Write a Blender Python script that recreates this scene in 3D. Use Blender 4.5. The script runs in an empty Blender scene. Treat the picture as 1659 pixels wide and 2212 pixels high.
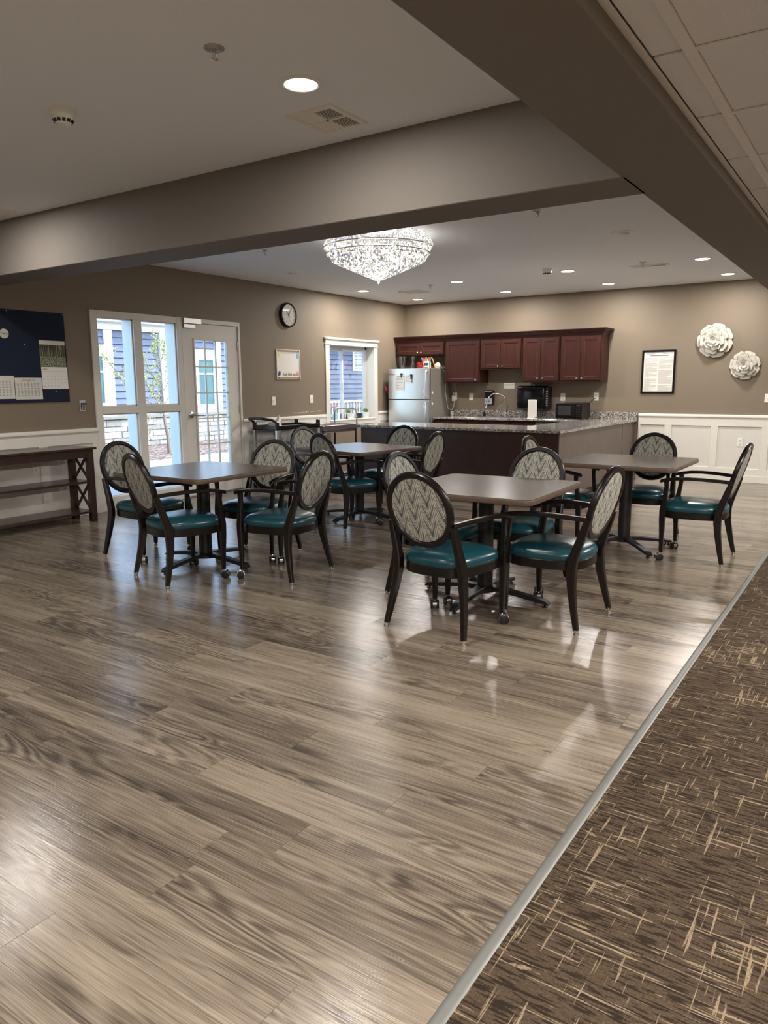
import bpy, bmesh, math, random
from mathutils import Vector, Matrix
random.seed(7)
R = math.radians
scn = bpy.context.scene
col = scn.collection

# ------------------------------------------------------------------ camera
F_PX, YAW, PITCH, ROLL = 1599.18, -0.5916, 0.1705, -0.00626
CAM = Vector((7.1134, -11.2955, 1.3772))
cd = bpy.data.cameras.new('camera'); cam = bpy.data.objects.new('camera', cd); col.objects.link(cam)
fw = Vector((math.sin(YAW) * math.cos(PITCH), math.cos(YAW) * math.cos(PITCH), -math.sin(PITCH)))
rt0 = Vector((math.cos(YAW), -math.sin(YAW), 0)); up0 = rt0.cross(fw)
rt = rt0 * math.cos(ROLL) + up0 * math.sin(ROLL); up = up0 * math.cos(ROLL) - rt0 * math.sin(ROLL)
M = Matrix.Identity(4)
for i in range(3):
    M[i][0], M[i][1], M[i][2], M[i][3] = rt[i], up[i], -fw[i], CAM[i]
cam.matrix_world = M
cd.sensor_fit = 'VERTICAL'; cd.sensor_height = 36.0; cd.lens = F_PX / 2212.0 * 36.0
cd.clip_start = 0.05; cd.clip_end = 200
scn.camera = cam
def project(p):
    d = Vector(p) - CAM; z = d.dot(fw)
    if z < 0.05: return None
    return (829.5 + F_PX * d.dot(rt) / z, 1106 - F_PX * d.dot(up) / z)

# ------------------------------------------------------------------ world, sun, exposure
SKY, SUN_E, EXPO = 0.68, 1.6, 0.86
DOWN_W, CHAND_W = 14.5, 12.0
LAMP_COL = (1.0, 0.95, 0.89)
w = bpy.data.worlds.new('sky'); scn.world = w; w.use_nodes = True
wn = w.node_tree.nodes; bg = wn['Background']
sk = wn.new('ShaderNodeTexSky'); sk.sky_type = 'NISHITA'; sk.sun_disc = False
sk.sun_elevation = R(48); sk.sun_rotation = R(70); sk.air_density = 1.0; sk.dust_density = 1.5
w.node_tree.links.new(sk.outputs[0], bg.inputs[0]); bg.inputs[1].default_value = SKY
sd = bpy.data.lights.new('sun', 'SUN'); sd.energy = SUN_E; sd.angle = R(1.0); sd.color = (1.0, 0.97, 0.92)
so = bpy.data.objects.new('sun', sd); col.objects.link(so)
so.rotation_euler = Vector((-0.62, -0.18, -0.85)).to_track_quat('-Z', 'Y').to_euler(); so.location = (6, 2, 9)
vs = scn.view_settings
scn.display_settings.display_device = 'sRGB'
vs.view_transform = 'Standard'; vs.look = 'None'; vs.exposure = EXPO; vs.gamma = 1.0
vs.use_curve_mapping = False

# ------------------------------------------------------------------ material helpers
def s2l(c):
    return tuple(((v / 255) / 12.92 if v / 255 <= .04045 else ((v / 255 + .055) / 1.055) ** 2.4) for v in c[:3]) + (1,)
class NT:
    def __init__(s, name):
        s.m = bpy.data.materials.new(name); s.m.use_nodes = True; s.t = s.m.node_tree
        s.b = s.t.nodes['Principled BSDF']; s.out = s.t.nodes['Material Output']
    def n(s, typ, **k):
        nd = s.t.nodes.new('ShaderNode' + typ)
        for a, v in k.items(): setattr(nd, a, v)
        return nd
    def l(s, a, b): s.t.links.new(a, b)
    def set(s, sock, v):
        if hasattr(v, 'is_linked'): s.l(v, sock)
        else: sock.default_value = v
    def math(s, op, a, b=0.0, c=None, clamp=False):
        nd = s.n('Math', operation=op, use_clamp=clamp); s.set(nd.inputs[0], a); s.set(nd.inputs[1], b)
        if c is not None: s.set(nd.inputs[2], c)
        return nd.outputs[0]
    def coords(s, kind='Object', scale=(1, 1, 1), offset=None):
        tc = s.n('TexCoord'); v = tc.outputs[kind]
        if offset is not None:
            a = s.n('VectorMath', operation='ADD'); s.l(v, a.inputs[0]); s.l(offset, a.inputs[1]); v = a.outputs[0]
        mp = s.n('Mapping'); s.l(v, mp.inputs[0]); mp.inputs['Scale'].default_value = scale
        return mp.outputs[0]
    def noise(s, vec, scale=5, detail=3, rough=.5, dist=0.0):
        nd = s.n('TexNoise'); s.l(vec, nd.inputs['Vector']); nd.inputs['Scale'].default_value = scale
        nd.inputs['Detail'].default_value = detail; nd.inputs['Roughness'].default_value = rough; nd.inputs['Distortion'].default_value = dist
        return nd.outputs['Fac']
    def ramp(s, fac, stops, interp='LINEAR'):
        nd = s.n('ValToRGB'); s.l(fac, nd.inputs[0]); cr = nd.color_ramp; cr.interpolation = interp
        while len(cr.elements) < len(stops): cr.elements.new(0.5)
        for e, (p, c) in zip(cr.elements, stops):
            e.position = p; e.color = c if len(c) == 4 else tuple(c) + (1,)
        return nd.outputs[0]
    def mix(s, fac, a, b, mode='MIX'):
        nd = s.n('Mix', data_type='RGBA', blend_type=mode); s.set(nd.inputs[0], fac); s.set(nd.inputs[6], a); s.set(nd.inputs[7], b)
        return nd.outputs[2]
    def bump(s, h, strength=.1, dist=.01):
        nd = s.n('Bump'); nd.inputs['Strength'].default_value = strength; nd.inputs['Distance'].default_value = dist
        s.l(h, nd.inputs['Height']); s.l(nd.outputs[0], s.b.inputs['Normal'])
    def p(s, **k):
        for a, v in k.items(): s.set(s.b.inputs[a.replace('_', ' ')], v)
        return s
def plain(name, rgb, rough=.5, metal=0.0, nscale=0, namp=.08, bumpk=0, **k):
    t = NT(name); c = s2l(rgb)
    if nscale:
        f = t.noise(t.coords(), nscale, 4)
        t.p(Base_Color=t.ramp(f, [(.25, tuple(v * (1 - namp) for v in c[:3])), (.75, tuple(min(1, v * (1 + namp)) for v in c[:3]))]))
        if bumpk: t.bump(f, bumpk, .004)
    else: t.p(Base_Color=c)
    t.p(Roughness=rough, Metallic=metal)
    for a, v in k.items(): t.p(**{a: v})
    return t.m
def emit(name, rgb, strength):
    t = NT(name); t.p(Base_Color=s2l(rgb), Emission_Color=s2l(rgb), Emission_Strength=strength); return t.m

MT = {}
MT['paint'] = plain('taupe wall paint', (128, 115, 98), .62, nscale=140, namp=.03, bumpk=.12)
MT['beam'] = plain('taupe beam paint', (121, 114, 107), .75, nscale=120, namp=.04, bumpk=.25)
MT['ceil'] = plain('ceiling paint', (236, 239, 244), .8, nscale=110, namp=.03, bumpk=.22)
MT['trim'] = plain('white trim paint', (226, 223, 214), .42, nscale=9, namp=.015)
MT['panel'] = plain('white wainscot panel', (218, 215, 207), .5, nscale=7, namp=.02)
MT['plate'] = plain('white plastic', (236, 233, 226), .35)
MT['slot'] = plain('dark slot', (40, 38, 36), .6)
MT['tile'] = plain('acoustic ceiling tile', (230, 231, 236), .92, nscale=260, namp=.14, bumpk=.5)
MT['tee'] = plain('ceiling grid metal', (228, 226, 226), .5)
MT['wood'] = plain('black brown chair wood', (20, 15, 13), .3, nscale=22, namp=.3, Specular_IOR_Level=.4)
MT['iron'] = plain('black iron', (27, 27, 30), .42, nscale=60, namp=.15)
MT['chrome'] = plain('chrome', (225, 225, 228), .12, 1.0)
MT['steel'] = plain('satin steel', (190, 190, 190), .32, 1.0)
MT['blackplastic'] = plain('black plastic', (18, 18, 20), .3)
MT['glossblack'] = plain('gloss black', (14, 14, 16), .12)
MT['rubber'] = plain('black rubber', (16, 16, 18), .5)
MT['topedge'] = plain('brown table edge', (92, 74, 62), .4, nscale=30, namp=.12)
MT['alu'] = plain('aluminium post', (205, 210, 215), .35, .7)
MT['navy'] = plain('navy board felt', (20, 31, 52), .95, nscale=160, namp=.2, bumpk=.2)
MT['paper'] = plain('paper', (232, 230, 224), .8)
MT['papergrey'] = plain('newsprint', (214, 212, 205), .85)
MT['ink'] = plain('black ink', (30, 30, 32), .8)
MT['inkgrey'] = plain('grey print', (120, 120, 120), .8)
MT['inkfine'] = plain('fine grey print', (176, 172, 164), .85)
MT['frameblack'] = plain('black frame', (20, 18, 18), .22)
MT['white'] = plain('white enamel', (206, 202, 192), .4, nscale=14, namp=.02)
MT['petaledge'] = plain('dark petal edge', (132, 120, 100), .5)
MT['red'] = plain('red tin', (176, 40, 40), .4)
MT['orange'] = plain('orange plastic', (240, 120, 40), .4)
MT['pink'] = plain('pink plastic', (235, 70, 140), .4)
MT['teal2'] = plain('teal plastic', (60, 180, 180), .4)
MT['bluep'] = plain('blue plastic', (50, 80, 190), .4)
MT['yellow'] = plain('yellow marker', (226, 214, 120), .6)
MT['skyblue'] = plain('sky blue marker', (110, 180, 215), .6)
MT['violet'] = plain('violet marker', (60, 48, 110), .6)
MT['rose'] = plain('rose marker', (220, 140, 165), .6)
MT['oak'] = plain('light wood', (172, 138, 100), .5, nscale=30, namp=.15)
MT['blueb'] = plain('blue tub', (44, 74, 120), .4)
MT['greenb'] = plain('green crate', (16, 56, 44), .45)
MT['leaf'] = plain('green leaf', (110, 150, 70), .5, nscale=20, namp=.3)
MT['leaf2'] = plain('yellow green leaf', (168, 172, 104), .6, nscale=4, namp=.35)
MT['bark'] = plain('grey bark', (134, 120, 108), .9, nscale=30, namp=.3)
MT['soil'] = plain('soil', (60, 45, 35), .95)
MT['potblack'] = plain('black pot', (40, 42, 46), .5)
MT['potwhite'] = plain('white pot', (232, 232, 228), .4)
MT['extwhite'] = plain('exterior white trim', (214, 217, 221), .6, nscale=8, namp=.02)
MT['siding'] = plain('blue grey siding', (86, 96, 120), .6, nscale=14, namp=.06)
MT['concrete'] = plain('concrete walk', (170, 166, 160), .9, nscale=24, namp=.08)
MT['stonecap'] = plain('stone cap', (120, 118, 112), .85, nscale=20, namp=.12)
MT['mortar'] = plain('pale mortar', (146, 143, 138), .9, nscale=20, namp=.06)
MT['lens'] = emit('lit lamp lens', (255, 246, 230), 9.0)
MT['bulb'] = emit('lit bulb', (255, 247, 235), 8.0)
MT['amber'] = plain('pumpkin red', (170, 40, 45), .5)
MT['strip'] = plain('grey vinyl strip', (108, 109, 106), .4, nscale=30, namp=.05)
MT['fridgeside'] = plain('grey fridge side', (126, 121, 112), .45, nscale=200, namp=.03)

def glass(name, tint=(1, 1, 1), rough=0.0, gl=.09, k=.55):
    t = NT(name); t.t.nodes.remove(t.b)
    tr = t.n('BsdfTransparent'); tr.inputs[0].default_value = tuple(tint) + (1,)
    g = t.n('BsdfGlossy'); g.inputs['Roughness'].default_value = rough
    lw = t.n('LayerWeight'); lw.inputs[0].default_value = .25
    mx = t.n('MixShader'); mul = t.math('MULTIPLY_ADD', lw.outputs['Fresnel'], k, gl * .3)
    t.l(mul, mx.inputs[0]); t.l(tr.outputs[0], mx.inputs[1]); t.l(g.outputs[0], mx.inputs[2]); t.l(mx.outputs[0], t.out.inputs[0])
    return t.m
MT['glass'] = glass('window glass', (.93, .98, 1.0))
MT['clockglass'] = glass('clock glass', (1, 1, 1), gl=.06, k=.3)
MT['clearglass'] = glass('clear vessel glass', (.86, .88, .88), gl=.5)

def m_floor():
    t = NT('grey brown vinyl plank')
    oi = t.n('ObjectInfo'); rnd = oi.outputs['Random']
    cx = t.n('CombineXYZ'); t.l(t.math('MULTIPLY', rnd, 57.3), cx.inputs[0]); t.l(t.math('MULTIPLY', rnd, 31.7), cx.inputs[1])
    off = cx.outputs[0]
    fine = t.noise(t.coords('Object', (5.0, 260, 1), off), 1.0, 4, .6)
    mid = t.noise(t.coords('Object', (1.6, 42, 1), off), 1.0, 4, .6, .5)
    broad = t.noise(t.coords('Object', (.7, 7, 1), off), 1.0, 3, .5, .4)
    low = t.noise(t.coords('Object', (1.0, 6.0, 1), off), 1.0, 2, .5, .35)
    rings = t.math('MULTIPLY_ADD', t.math('SINE', t.math('MULTIPLY', low, 95.0)), .5, .5)
    knot = t.noise(t.coords('Object', (.8, 4.0, 1), off), 1.0, 2, .5)
    kmask = t.ramp(knot, [(.47, (0, 0, 0)), (.62, (1, 1, 1))])
    v = t.math('MULTIPLY_ADD', mid, .32, t.math('MULTIPLY', fine, .42))
    v = t.math('MULTIPLY_ADD', broad, .26, v)
    v = t.math('ADD', v, t.math('MULTIPLY', t.math('SUBTRACT', rnd, .5), .09))
    v = t.math('ADD', v, t.math('MULTIPLY', t.math('MULTIPLY', t.math('SUBTRACT', rings, .5), .13), kmask))
    v = t.math('SUBTRACT', v, t.math('MULTIPLY', kmask, .06))
    c = t.ramp(v, [(.32, s2l((64, 56, 49))), (.43, s2l((99, 88, 77))), (.54, s2l((134, 122, 107))), (.71, s2l((168, 155, 137)))])
    t.p(Base_Color=c, Roughness=t.math('MULTIPLY_ADD', fine, .16, .10), Specular_IOR_Level=.55)
    wav = t.noise(t.coords('Object', (3.0, 34, 1), off), 1.0, 2, .5)
    h = t.math('MULTIPLY_ADD', fine, .5, t.math('MULTIPLY', wav, 1.0))
    t.bump(h, .25, .003)
    return t.m
MT['floor'] = m_floor()
MT['floorbase'] = plain('dark floor base', (52, 44, 37), .7)

def m_carpet():
    t = NT('brown crosshatch carpet')
    v = lambda s: t.coords('Object', s)
    dark = t.ramp(t.noise(v((13, 105, 1)), 1.0, 2, .55), [(.50, (0, 0, 0)), (.57, (1, 1, 1))])
    bx = t.noise(v((4.0, 85, 1)), 1.0, 2, .65, .05); by = t.noise(v((90, 4.2, 1)), 1.0, 2, .65, .05)
    patch = t.noise(v((3.2, 3.2, 1)), 1.0, 3, .6)
    lx = t.ramp(t.math('ADD', bx, t.math('MULTIPLY', t.math('SUBTRACT', patch, .5), .22)), [(.615, (0, 0, 0)), (.66, (1, 1, 1))])
    ly = t.ramp(t.math('ADD', by, t.math('MULTIPLY', t.math('SUBTRACT', patch, .5), .25)), [(.63, (0, 0, 0)), (.675, (1, 1, 1))])
    blot = t.ramp(t.noise(v((7, 26, 1)), 1.0, 3, .6), [(.68, (0, 0, 0)), (.71, (1, 1, 1))])
    br = t.math('MAXIMUM', t.math('MAXIMUM', lx, ly), blot)
    fleck = t.noise(v((170, 170, 1)), 1.0, 2, .6)
    br = t.math('MULTIPLY', br, t.ramp(fleck, [(.30, (.1, .1, .1)), (.46, (1, 1, 1))]))
    base = t.ramp(fleck, [(.3, s2l((62, 51, 41))), (.7, s2l((86, 72, 58)))])
    c = t.mix(t.math('MULTIPLY', dark, .85), base, s2l((36, 29, 24)))
    c = t.mix(t.math('MULTIPLY', br, .9), c, s2l((142, 125, 102)))
    t.p(Base_Color=c, Roughness=.96, Specular_IOR_Level=.1)
    t.bump(t.noise(v((420, 420, 1)), 1.0, 2), .5, .004)
    return t.m
MT['carpet'] = m_carpet()

def m_fabric():
    t = NT('cream ikat chevron fabric')
    tc = t.n('TexCoord'); sp = t.n('SeparateXYZ'); t.l(tc.outputs['Object'], sp.inputs[0])
    nz = t.math('SUBTRACT', t.noise(t.coords('Object', (130, 130, 55)), 1.0, 2), .5)
    X = t.math('ADD', sp.outputs[0], t.math('MULTIPLY', nz, .006)); Z = t.math('ADD', sp.outputs[2], t.math('MULTIPLY', nz, .016))
    u = t.math('MULTIPLY', X, 1 / .094)
    tri = t.math('PINGPONG', t.math('ADD', u, 40.25), .5)             # 0 at valley, .5 at ridge
    v = t.math('SUBTRACT', t.math('MULTIPLY', Z, 1 / .083), t.math('MULTIPLY', tri, 2.5))
    fr = t.math('FRACT', t.math('ADD', v, 20.0))
    # line near fr=0
    d = t.math('PINGPONG', fr, .5)
    wline = t.math('MULTIPLY_ADD', t.math('SUBTRACT', .5, tri), .20, .10)
    line = t.math('LESS_THAN', d, wline)
    line = t.math('MULTIPLY', line, t.math('SUBTRACT', 1.0, t.math('MULTIPLY', t.math('GREATER_THAN', tri, .43), .7)))
    # dots in the bands
    a = t.math('PINGPONG', t.math('MULTIPLY_ADD', tri, 5.0, .5), .5)
    du = t.math('SUBTRACT', a, .25); dv = t.math('MULTIPLY', t.math('SUBTRACT', d, .34), 3.6)
    rr = t.math('SQRT', t.math('ADD', t.math('MULTIPLY', du, du), t.math('MULTIPLY', dv, dv)))
    dot = t.math('LESS_THAN', rr, .30)
    val = t.math('LESS_THAN', t.math('ADD', tri, t.math('MULTIPLY', d, .45)), .10)
    cream = s2l((184, 180, 166)); lc = s2l((58, 70, 76)); dc = s2l((104, 106, 98)); vc = s2l((46, 64, 78))
    c = t.mix(t.math('MULTIPLY', dot, .95), cream, dc)
    c = t.mix(t.math('MULTIPLY', line, .88), c, lc)
    c = t.mix(t.math('MULTIPLY', val, .8), c, vc)
    weave = t.noise(t.coords('Object', (700, 700, 700)), 1.0, 1)
    c = t.mix(.12, c, t.ramp(weave, [(.3, (.05, .05, .05)), (.7, (.8, .8, .75))]))
    t.p(Base_Color=c, Roughness=.9, Specular_IOR_Level=.15); t.bump(weave, .2, .001)
    return t.m
MT['fabric'] = m_fabric()
MT['vinyl'] = plain('teal vinyl', (20, 64, 74), .27, nscale=6, namp=.06, Specular_IOR_Level=.5)

def m_granite():
    t = NT('speckled grey granite')
    v1 = t.n('TexVoronoi'); v1.inputs['Scale'].default_value = 95; t.l(t.coords(), v1.inputs['Vector'])
    sp = t.n('SeparateColor'); t.l(v1.outputs['Color'], sp.inputs[0])
    c = t.ramp(sp.outputs[0], [(.0, s2l((38, 36, 36))), (.28, s2l((74, 70, 68))), (.45, s2l((128, 122, 116))), (.75, s2l((170, 164, 156))), (.95, s2l((214, 208, 200)))])
    c = t.mix(.25, c, t.ramp(t.noise(t.coords(), 30, 3), [(.3, s2l((60, 58, 56))), (.7, s2l((190, 184, 176)))]))
    t.p(Base_Color=c, Roughness=.08, Specular_IOR_Level=.5); return t.m
MT['granite'] = m_granite()

def m_wood(name, c0, c1, sc=(9, 9, 1.2), rough=.38, coat=.0, spec=.5):
    t = NT(name); f = t.noise(t.coords('Object', sc), 3.0, 5, .6, .4)
    t.p(Base_Color=t.ramp(f, [(.3, s2l(c0)), (.7, s2l(c1))]), Roughness=rough, Coat_Weight=coat, Coat_Roughness=.15, Specular_IOR_Level=spec); return t.m
MT['cherry'] = m_wood('dark cherry cabinet', (50, 24, 19), (66, 33, 26), rough=.42, spec=.28)
MT['cherryedge'] = plain('cherry panel bead', (98, 62, 50), .35)
MT['walnut'] = m_wood('dark walnut console', (44, 28, 24), (62, 40, 34), (3, 9, 9), .3, .2)
MT['barpanel'] = m_wood('brown bar panel', (50, 31, 26), (62, 39, 32), (2, 9, 2), .34)
MT['barlit'] = m_wood('brown bar end lit tone', (92, 76, 68), (104, 87, 79), (9, 3, 1), .4)  # bar brown lightened, light falling on the end side put into the colour
MT['laminate'] = m_wood('grey brown laminate', (78, 70, 65), (89, 81, 75), (1.5, 14, 1), .24)
def m_brush():
    t = NT('brushed stainless door'); f = t.noise(t.coords('Object', (2, 2, 160)), 1.0, 4)
    t.p(Base_Color=s2l((214, 216, 218)), Metallic=.92, Roughness=t.math('MULTIPLY_ADD', f, .12, .24)); t.bump(f, .05, .002); return t.m
MT['brush'] = m_brush()
def m_stone():
    t = NT('pale stone veneer'); oi = t.n('ObjectInfo'); f = t.noise(t.coords('Object', (1, 1, 1)), 14, 5, .65)
    v = t.math('ADD', t.math('MULTIPLY', f, .6), t.math('MULTIPLY', oi.outputs['Random'], .4))
    t.p(Base_Color=t.ramp(v, [(.2, s2l((118, 115, 110))), (.55, s2l((152, 148, 142))), (.8, s2l((172, 160, 148)))]), Roughness=.9); t.bump(f, .7, .02); return t.m
MT['stone'] = m_stone()
def m_mulch():
    t = NT('bark mulch'); v1 = t.n('TexVoronoi'); v1.inputs['Scale'].default_value = 14; t.l(t.coords('Object', (1, 2.2, 1)), v1.inputs['Vector'])
    sp = t.n('SeparateColor'); t.l(v1.outputs['Color'], sp.inputs[0])
    t.p(Base_Color=t.ramp(sp.outputs[0], [(0, s2l((70, 52, 44))), (.5, s2l((128, 106, 92))), (1, s2l((178, 160, 146)))]), Roughness=.95); t.bump(v1.outputs['Distance'], .8, .03); return t.m
MT['mulch'] = m_mulch()
def m_forest():
    t = NT('printed forest photo'); tc = t.n('TexCoord'); sp = t.n('SeparateXYZ'); t.l(tc.outputs['Object'], sp.inputs[0])
    trunks = t.noise(t.coords('Object', (1, 85, 6)), 1.0, 3)
    top = t.ramp(trunks, [(.40, s2l((34, 34, 32))), (.52, s2l((78, 74, 54))), (.66, s2l((176, 170, 120)))])
    fl = t.noise(t.coords('Object', (1, 130, 130)), 1.0, 2, .7)
    low = t.ramp(fl, [(.42, s2l((44, 58, 48))), (.55, s2l((120, 130, 100))), (.64, s2l((226, 224, 196)))])
    t.p(Base_Color=t.mix(t.math('GREATER_THAN', sp.outputs[2], .325), low, top), Roughness=.5); return t.m
MT['forest'] = m_forest()
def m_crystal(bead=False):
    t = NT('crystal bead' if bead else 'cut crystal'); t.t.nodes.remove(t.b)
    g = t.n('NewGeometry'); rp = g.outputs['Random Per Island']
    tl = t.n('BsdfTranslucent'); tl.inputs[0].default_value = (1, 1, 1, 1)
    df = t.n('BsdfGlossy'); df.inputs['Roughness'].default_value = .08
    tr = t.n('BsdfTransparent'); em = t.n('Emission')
    t.l(t.ramp(rp, [(0, s2l((120, 128, 170))), (.12, s2l((170, 176, 200))), (.3, s2l((150, 146, 140))), (.5, s2l((255, 252, 244))), (.78, s2l((255, 244, 206))), (1, s2l((255, 255, 255)))], 'CONSTANT'), em.inputs[0])  # crystal sparkle painted as tinted emission, varied per bead
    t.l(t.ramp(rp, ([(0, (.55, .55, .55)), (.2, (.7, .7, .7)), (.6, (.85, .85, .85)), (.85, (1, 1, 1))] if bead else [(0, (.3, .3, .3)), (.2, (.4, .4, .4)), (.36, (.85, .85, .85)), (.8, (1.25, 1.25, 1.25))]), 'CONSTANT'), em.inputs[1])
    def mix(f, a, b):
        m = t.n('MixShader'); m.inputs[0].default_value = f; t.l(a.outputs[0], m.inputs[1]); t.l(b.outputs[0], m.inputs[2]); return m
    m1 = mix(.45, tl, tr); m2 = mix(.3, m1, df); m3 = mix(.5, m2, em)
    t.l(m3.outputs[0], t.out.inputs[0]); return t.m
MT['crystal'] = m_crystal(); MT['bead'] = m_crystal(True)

# ------------------------------------------------------------------ geometry helpers
ORG = {}
class MB:
    def __init__(s): s.v = []; s.f = []
    def quad(s, pts):
        n = len(s.v); s.v += [tuple(p) for p in pts]; s.f.append(tuple(range(n, n + len(pts)))); return s
    def box(s, x0, x1, y0, y1, z0, z1):
        x0, x1 = min(x0, x1), max(x0, x1); y0, y1 = min(y0, y1), max(y0, y1); z0, z1 = min(z0, z1), max(z0, z1)
        n = len(s.v)
        s.v += [(x0, y0, z0), (x1, y0, z0), (x1, y1, z0), (x0, y1, z0), (x0, y0, z1), (x1, y0, z1), (x1, y1, z1), (x0, y1, z1)]
        s.f += [tuple(n + i for i in q) for q in ((0, 3, 2, 1), (4, 5, 6, 7), (0, 1, 5, 4), (1, 2, 6, 5), (2, 3, 7, 6), (3, 0, 4, 7))]
        return s
    def rings(s, rs, cap=True, closed=False):
        n0 = len(s.v); k = len(rs[0])
        for r in rs: s.v += [tuple(p) for p in r]
        m = len(rs)
        for i in range(m if closed else m - 1):
            a = n0 + i * k; b = n0 + ((i + 1) % m) * k
            for j in range(k):
                j2 = (j + 1) % k; s.f.append((a + j, a + j2, b + j2, b + j))
        if cap and not closed:
            s.f.append(tuple(reversed(range(n0, n0 + k)))); s.f.append(tuple(range(n0 + (m - 1) * k, n0 + m * k)))
        return s
    def lathe(s, prof, n=20, c=(0, 0, 0), axis='z'):
        rs = []
        for r, h in prof:
            ring = []
            for i in range(n):
                a = 2 * math.pi * i / n; p = (r * math.cos(a), r * math.sin(a), h)
                if axis == 'x': p = (p[2], p[0], p[1])
                if axis == 'y': p = (p[0], -p[2], p[1])
                ring.append((p[0] + c[0], p[1] + c[1], p[2] + c[2]))
            rs.append(ring)
        return s.rings(rs)
    def tube(s, pts, rad, n=8, closed=False):
        pts = [Vector(p) for p in pts]; rs = []; prev = None
        for i, p in enumerate(pts):
            a = pts[i - 1] if (i or closed) else p; b = pts[(i + 1) % len(pts)] if (i < len(pts) - 1 or closed) else p
            t = (b - a).normalized()
            if prev is None:
                ref = Vector((0, 0, 1)) if abs(t.z) < .9 else Vector((1, 0, 0)); prev = t.cross(ref).normalized()
            u = (prev - t * prev.dot(t)).normalized(); w_ = t.cross(u); prev = u
            r = rad[i] if isinstance(rad, (list, tuple)) else rad
            rs.append([p + u * (r * math.cos(2 * math.pi * k / n)) + w_ * (r * math.sin(2 * math.pi * k / n)) for k in range(n)])
        return s.rings(rs, closed=closed)
    def sweep(s, pts, secs, ref=(1, 0, 0), ch=.3):
        pts = [Vector(p) for p in pts]; ref = Vector(ref); rs = []
        for i, p in enumerate(pts):
            a = pts[max(i - 1, 0)]; b = pts[min(i + 1, len(pts) - 1)]; t = (b - a).normalized()
            u = (ref - t * ref.dot(t)).normalized(); v = t.cross(u); W, H = secs[i] if isinstance(secs, list) else secs
            cw = ch * min(W, H)
            sec = [(W - cw, -H), (W, -H + cw), (W, H - cw), (W - cw, H), (-W + cw, H), (-W, H - cw), (-W, -H + cw), (-W + cw, -H)]
            rs.append([p + u * x + v * y for x, y in sec])
        return s.rings(rs)
    def prism(s, poly, z0, z1):
        return s.rings([[(x, y, z0) for x, y in poly], [(x, y, z1) for x, y in poly]])
    def xf(s, mtx):
        s.v = [tuple(mtx @ Vector(p)) for p in s.v]; return s
    def add(s, o):
        n = len(s.v); s.v += o.v; s.f += [tuple(i + n for i in f) for f in o.f]; return s
    def mesh(s, name, mat, bevel=0, seg=1, smooth=False, org=(0, 0, 0)):
        me = bpy.data.meshes.new(name)
        me.from_pydata([(p[0] - org[0], p[1] - org[1], p[2] - org[2]) for p in s.v], [], s.f)
        bm = bmesh.new(); bm.from_mesh(me)
        bmesh.ops.recalc_face_normals(bm, faces=bm.faces)
        if bevel:
            ed = [e for e in bm.edges if len(e.link_faces) == 2 and e.calc_face_angle(0) > .5]
            bmesh.ops.bevel(bm, geom=ed, offset=bevel, segments=seg, affect='EDGES', profile=.5)
        bm.to_mesh(me); bm.free()
        if smooth:
            for pl in me.polygons: pl.use_smooth = True
            me.set_sharp_from_angle(angle=R(38))
        me.materials.append(MT[mat] if isinstance(mat, str) else mat)
        return me
    def build(s, name, mat, parent=None, bevel=0, seg=1, smooth=False, kind=None, label=None):
        if parent is not None: org = ORG[parent]
        else:
            xs = [p[0] for p in s.v]; ys = [p[1] for p in s.v]; zs = [p[2] for p in s.v]
            org = ((min(xs) + max(xs)) / 2, (min(ys) + max(ys)) / 2, min(zs))
        o = bpy.data.objects.new(name, s.mesh(name, mat, bevel, seg, smooth, org)); col.objects.link(o)
        ORG[o] = org
        if parent is not None: o.parent = parent
        else: o.location = org
        if kind: o['kind'] = kind
        if label: o['label'] = label
        return o
def tag(o, label, cat, group=None):
    o['label'] = label; o['category'] = cat
    if group: o['group'] = group
    return o
def thing(name, label, cat, loc, group=None):
    o = bpy.data.objects.new(name, None); col.objects.link(o); o.location = loc; o.empty_display_size = .1
    ORG[o] = tuple(loc); return tag(o, label, cat, group)
def struct(o): o['kind'] = 'structure'; return o
def B(*a): return MB().box(*a)
def BY(d, y0, y1, z0, z1, d0=0): return MB().box(d0, d, y0, y1, z0, z1)          # on the left wall
def BX(d, x0, x1, z0, z1, d0=0): return MB().box(x0, x1, -d, -d0, z0, z1)        # on the back wall
def copy_tree(o, parent=None):
    c = o.copy(); col.objects.link(c)
    if parent is not None: c.parent = parent
    for ch in list(o.children): copy_tree(ch, c)
    return c
_tx = {}
def glyphs(body, size=1.0):
    if body not in _tx:
        cu = bpy.data.curves.new('lettering', 'FONT'); cu.body = body; cu.resolution_u = 2
        ob = bpy.data.objects.new('lettering', cu); col.objects.link(ob)
        dg = bpy.context.evaluated_depsgraph_get(); me = bpy.data.meshes.new_from_object(ob.evaluated_get(dg))
        _tx[body] = ([tuple(v.co) for v in me.vertices], [tuple(p.vertices) for p in me.polygons])
        bpy.data.objects.remove(ob); bpy.data.curves.remove(cu); bpy.data.meshes.remove(me)
    return _tx[body]
def text(mb, body, size, fn):
    v, f = glyphs(body); n = len(mb.v)
    xs = [p[0] for p in v]; cxm = (min(xs) + max(xs)) / 2
    mb.v += [tuple(fn((p[0] - cxm) * size, p[1] * size)) for p in v]; mb.f += [tuple(i + n for i in q) for q in f]
    return mb
for s_ in ['APRIL', 'Whirlpool', "Happy Mother's Day", 'Menu'] + [str(i) for i in range(1, 31)]: glyphs(s_)

# ================================================================== STRUCTURE
H, ZS, ZT = 2.74, 2.308, 2.36
BY1, BY2, BX1, BX2 = -7.685, -7.318, 6.011, 6.395
YB, XR = -14.0, 9.6
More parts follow.
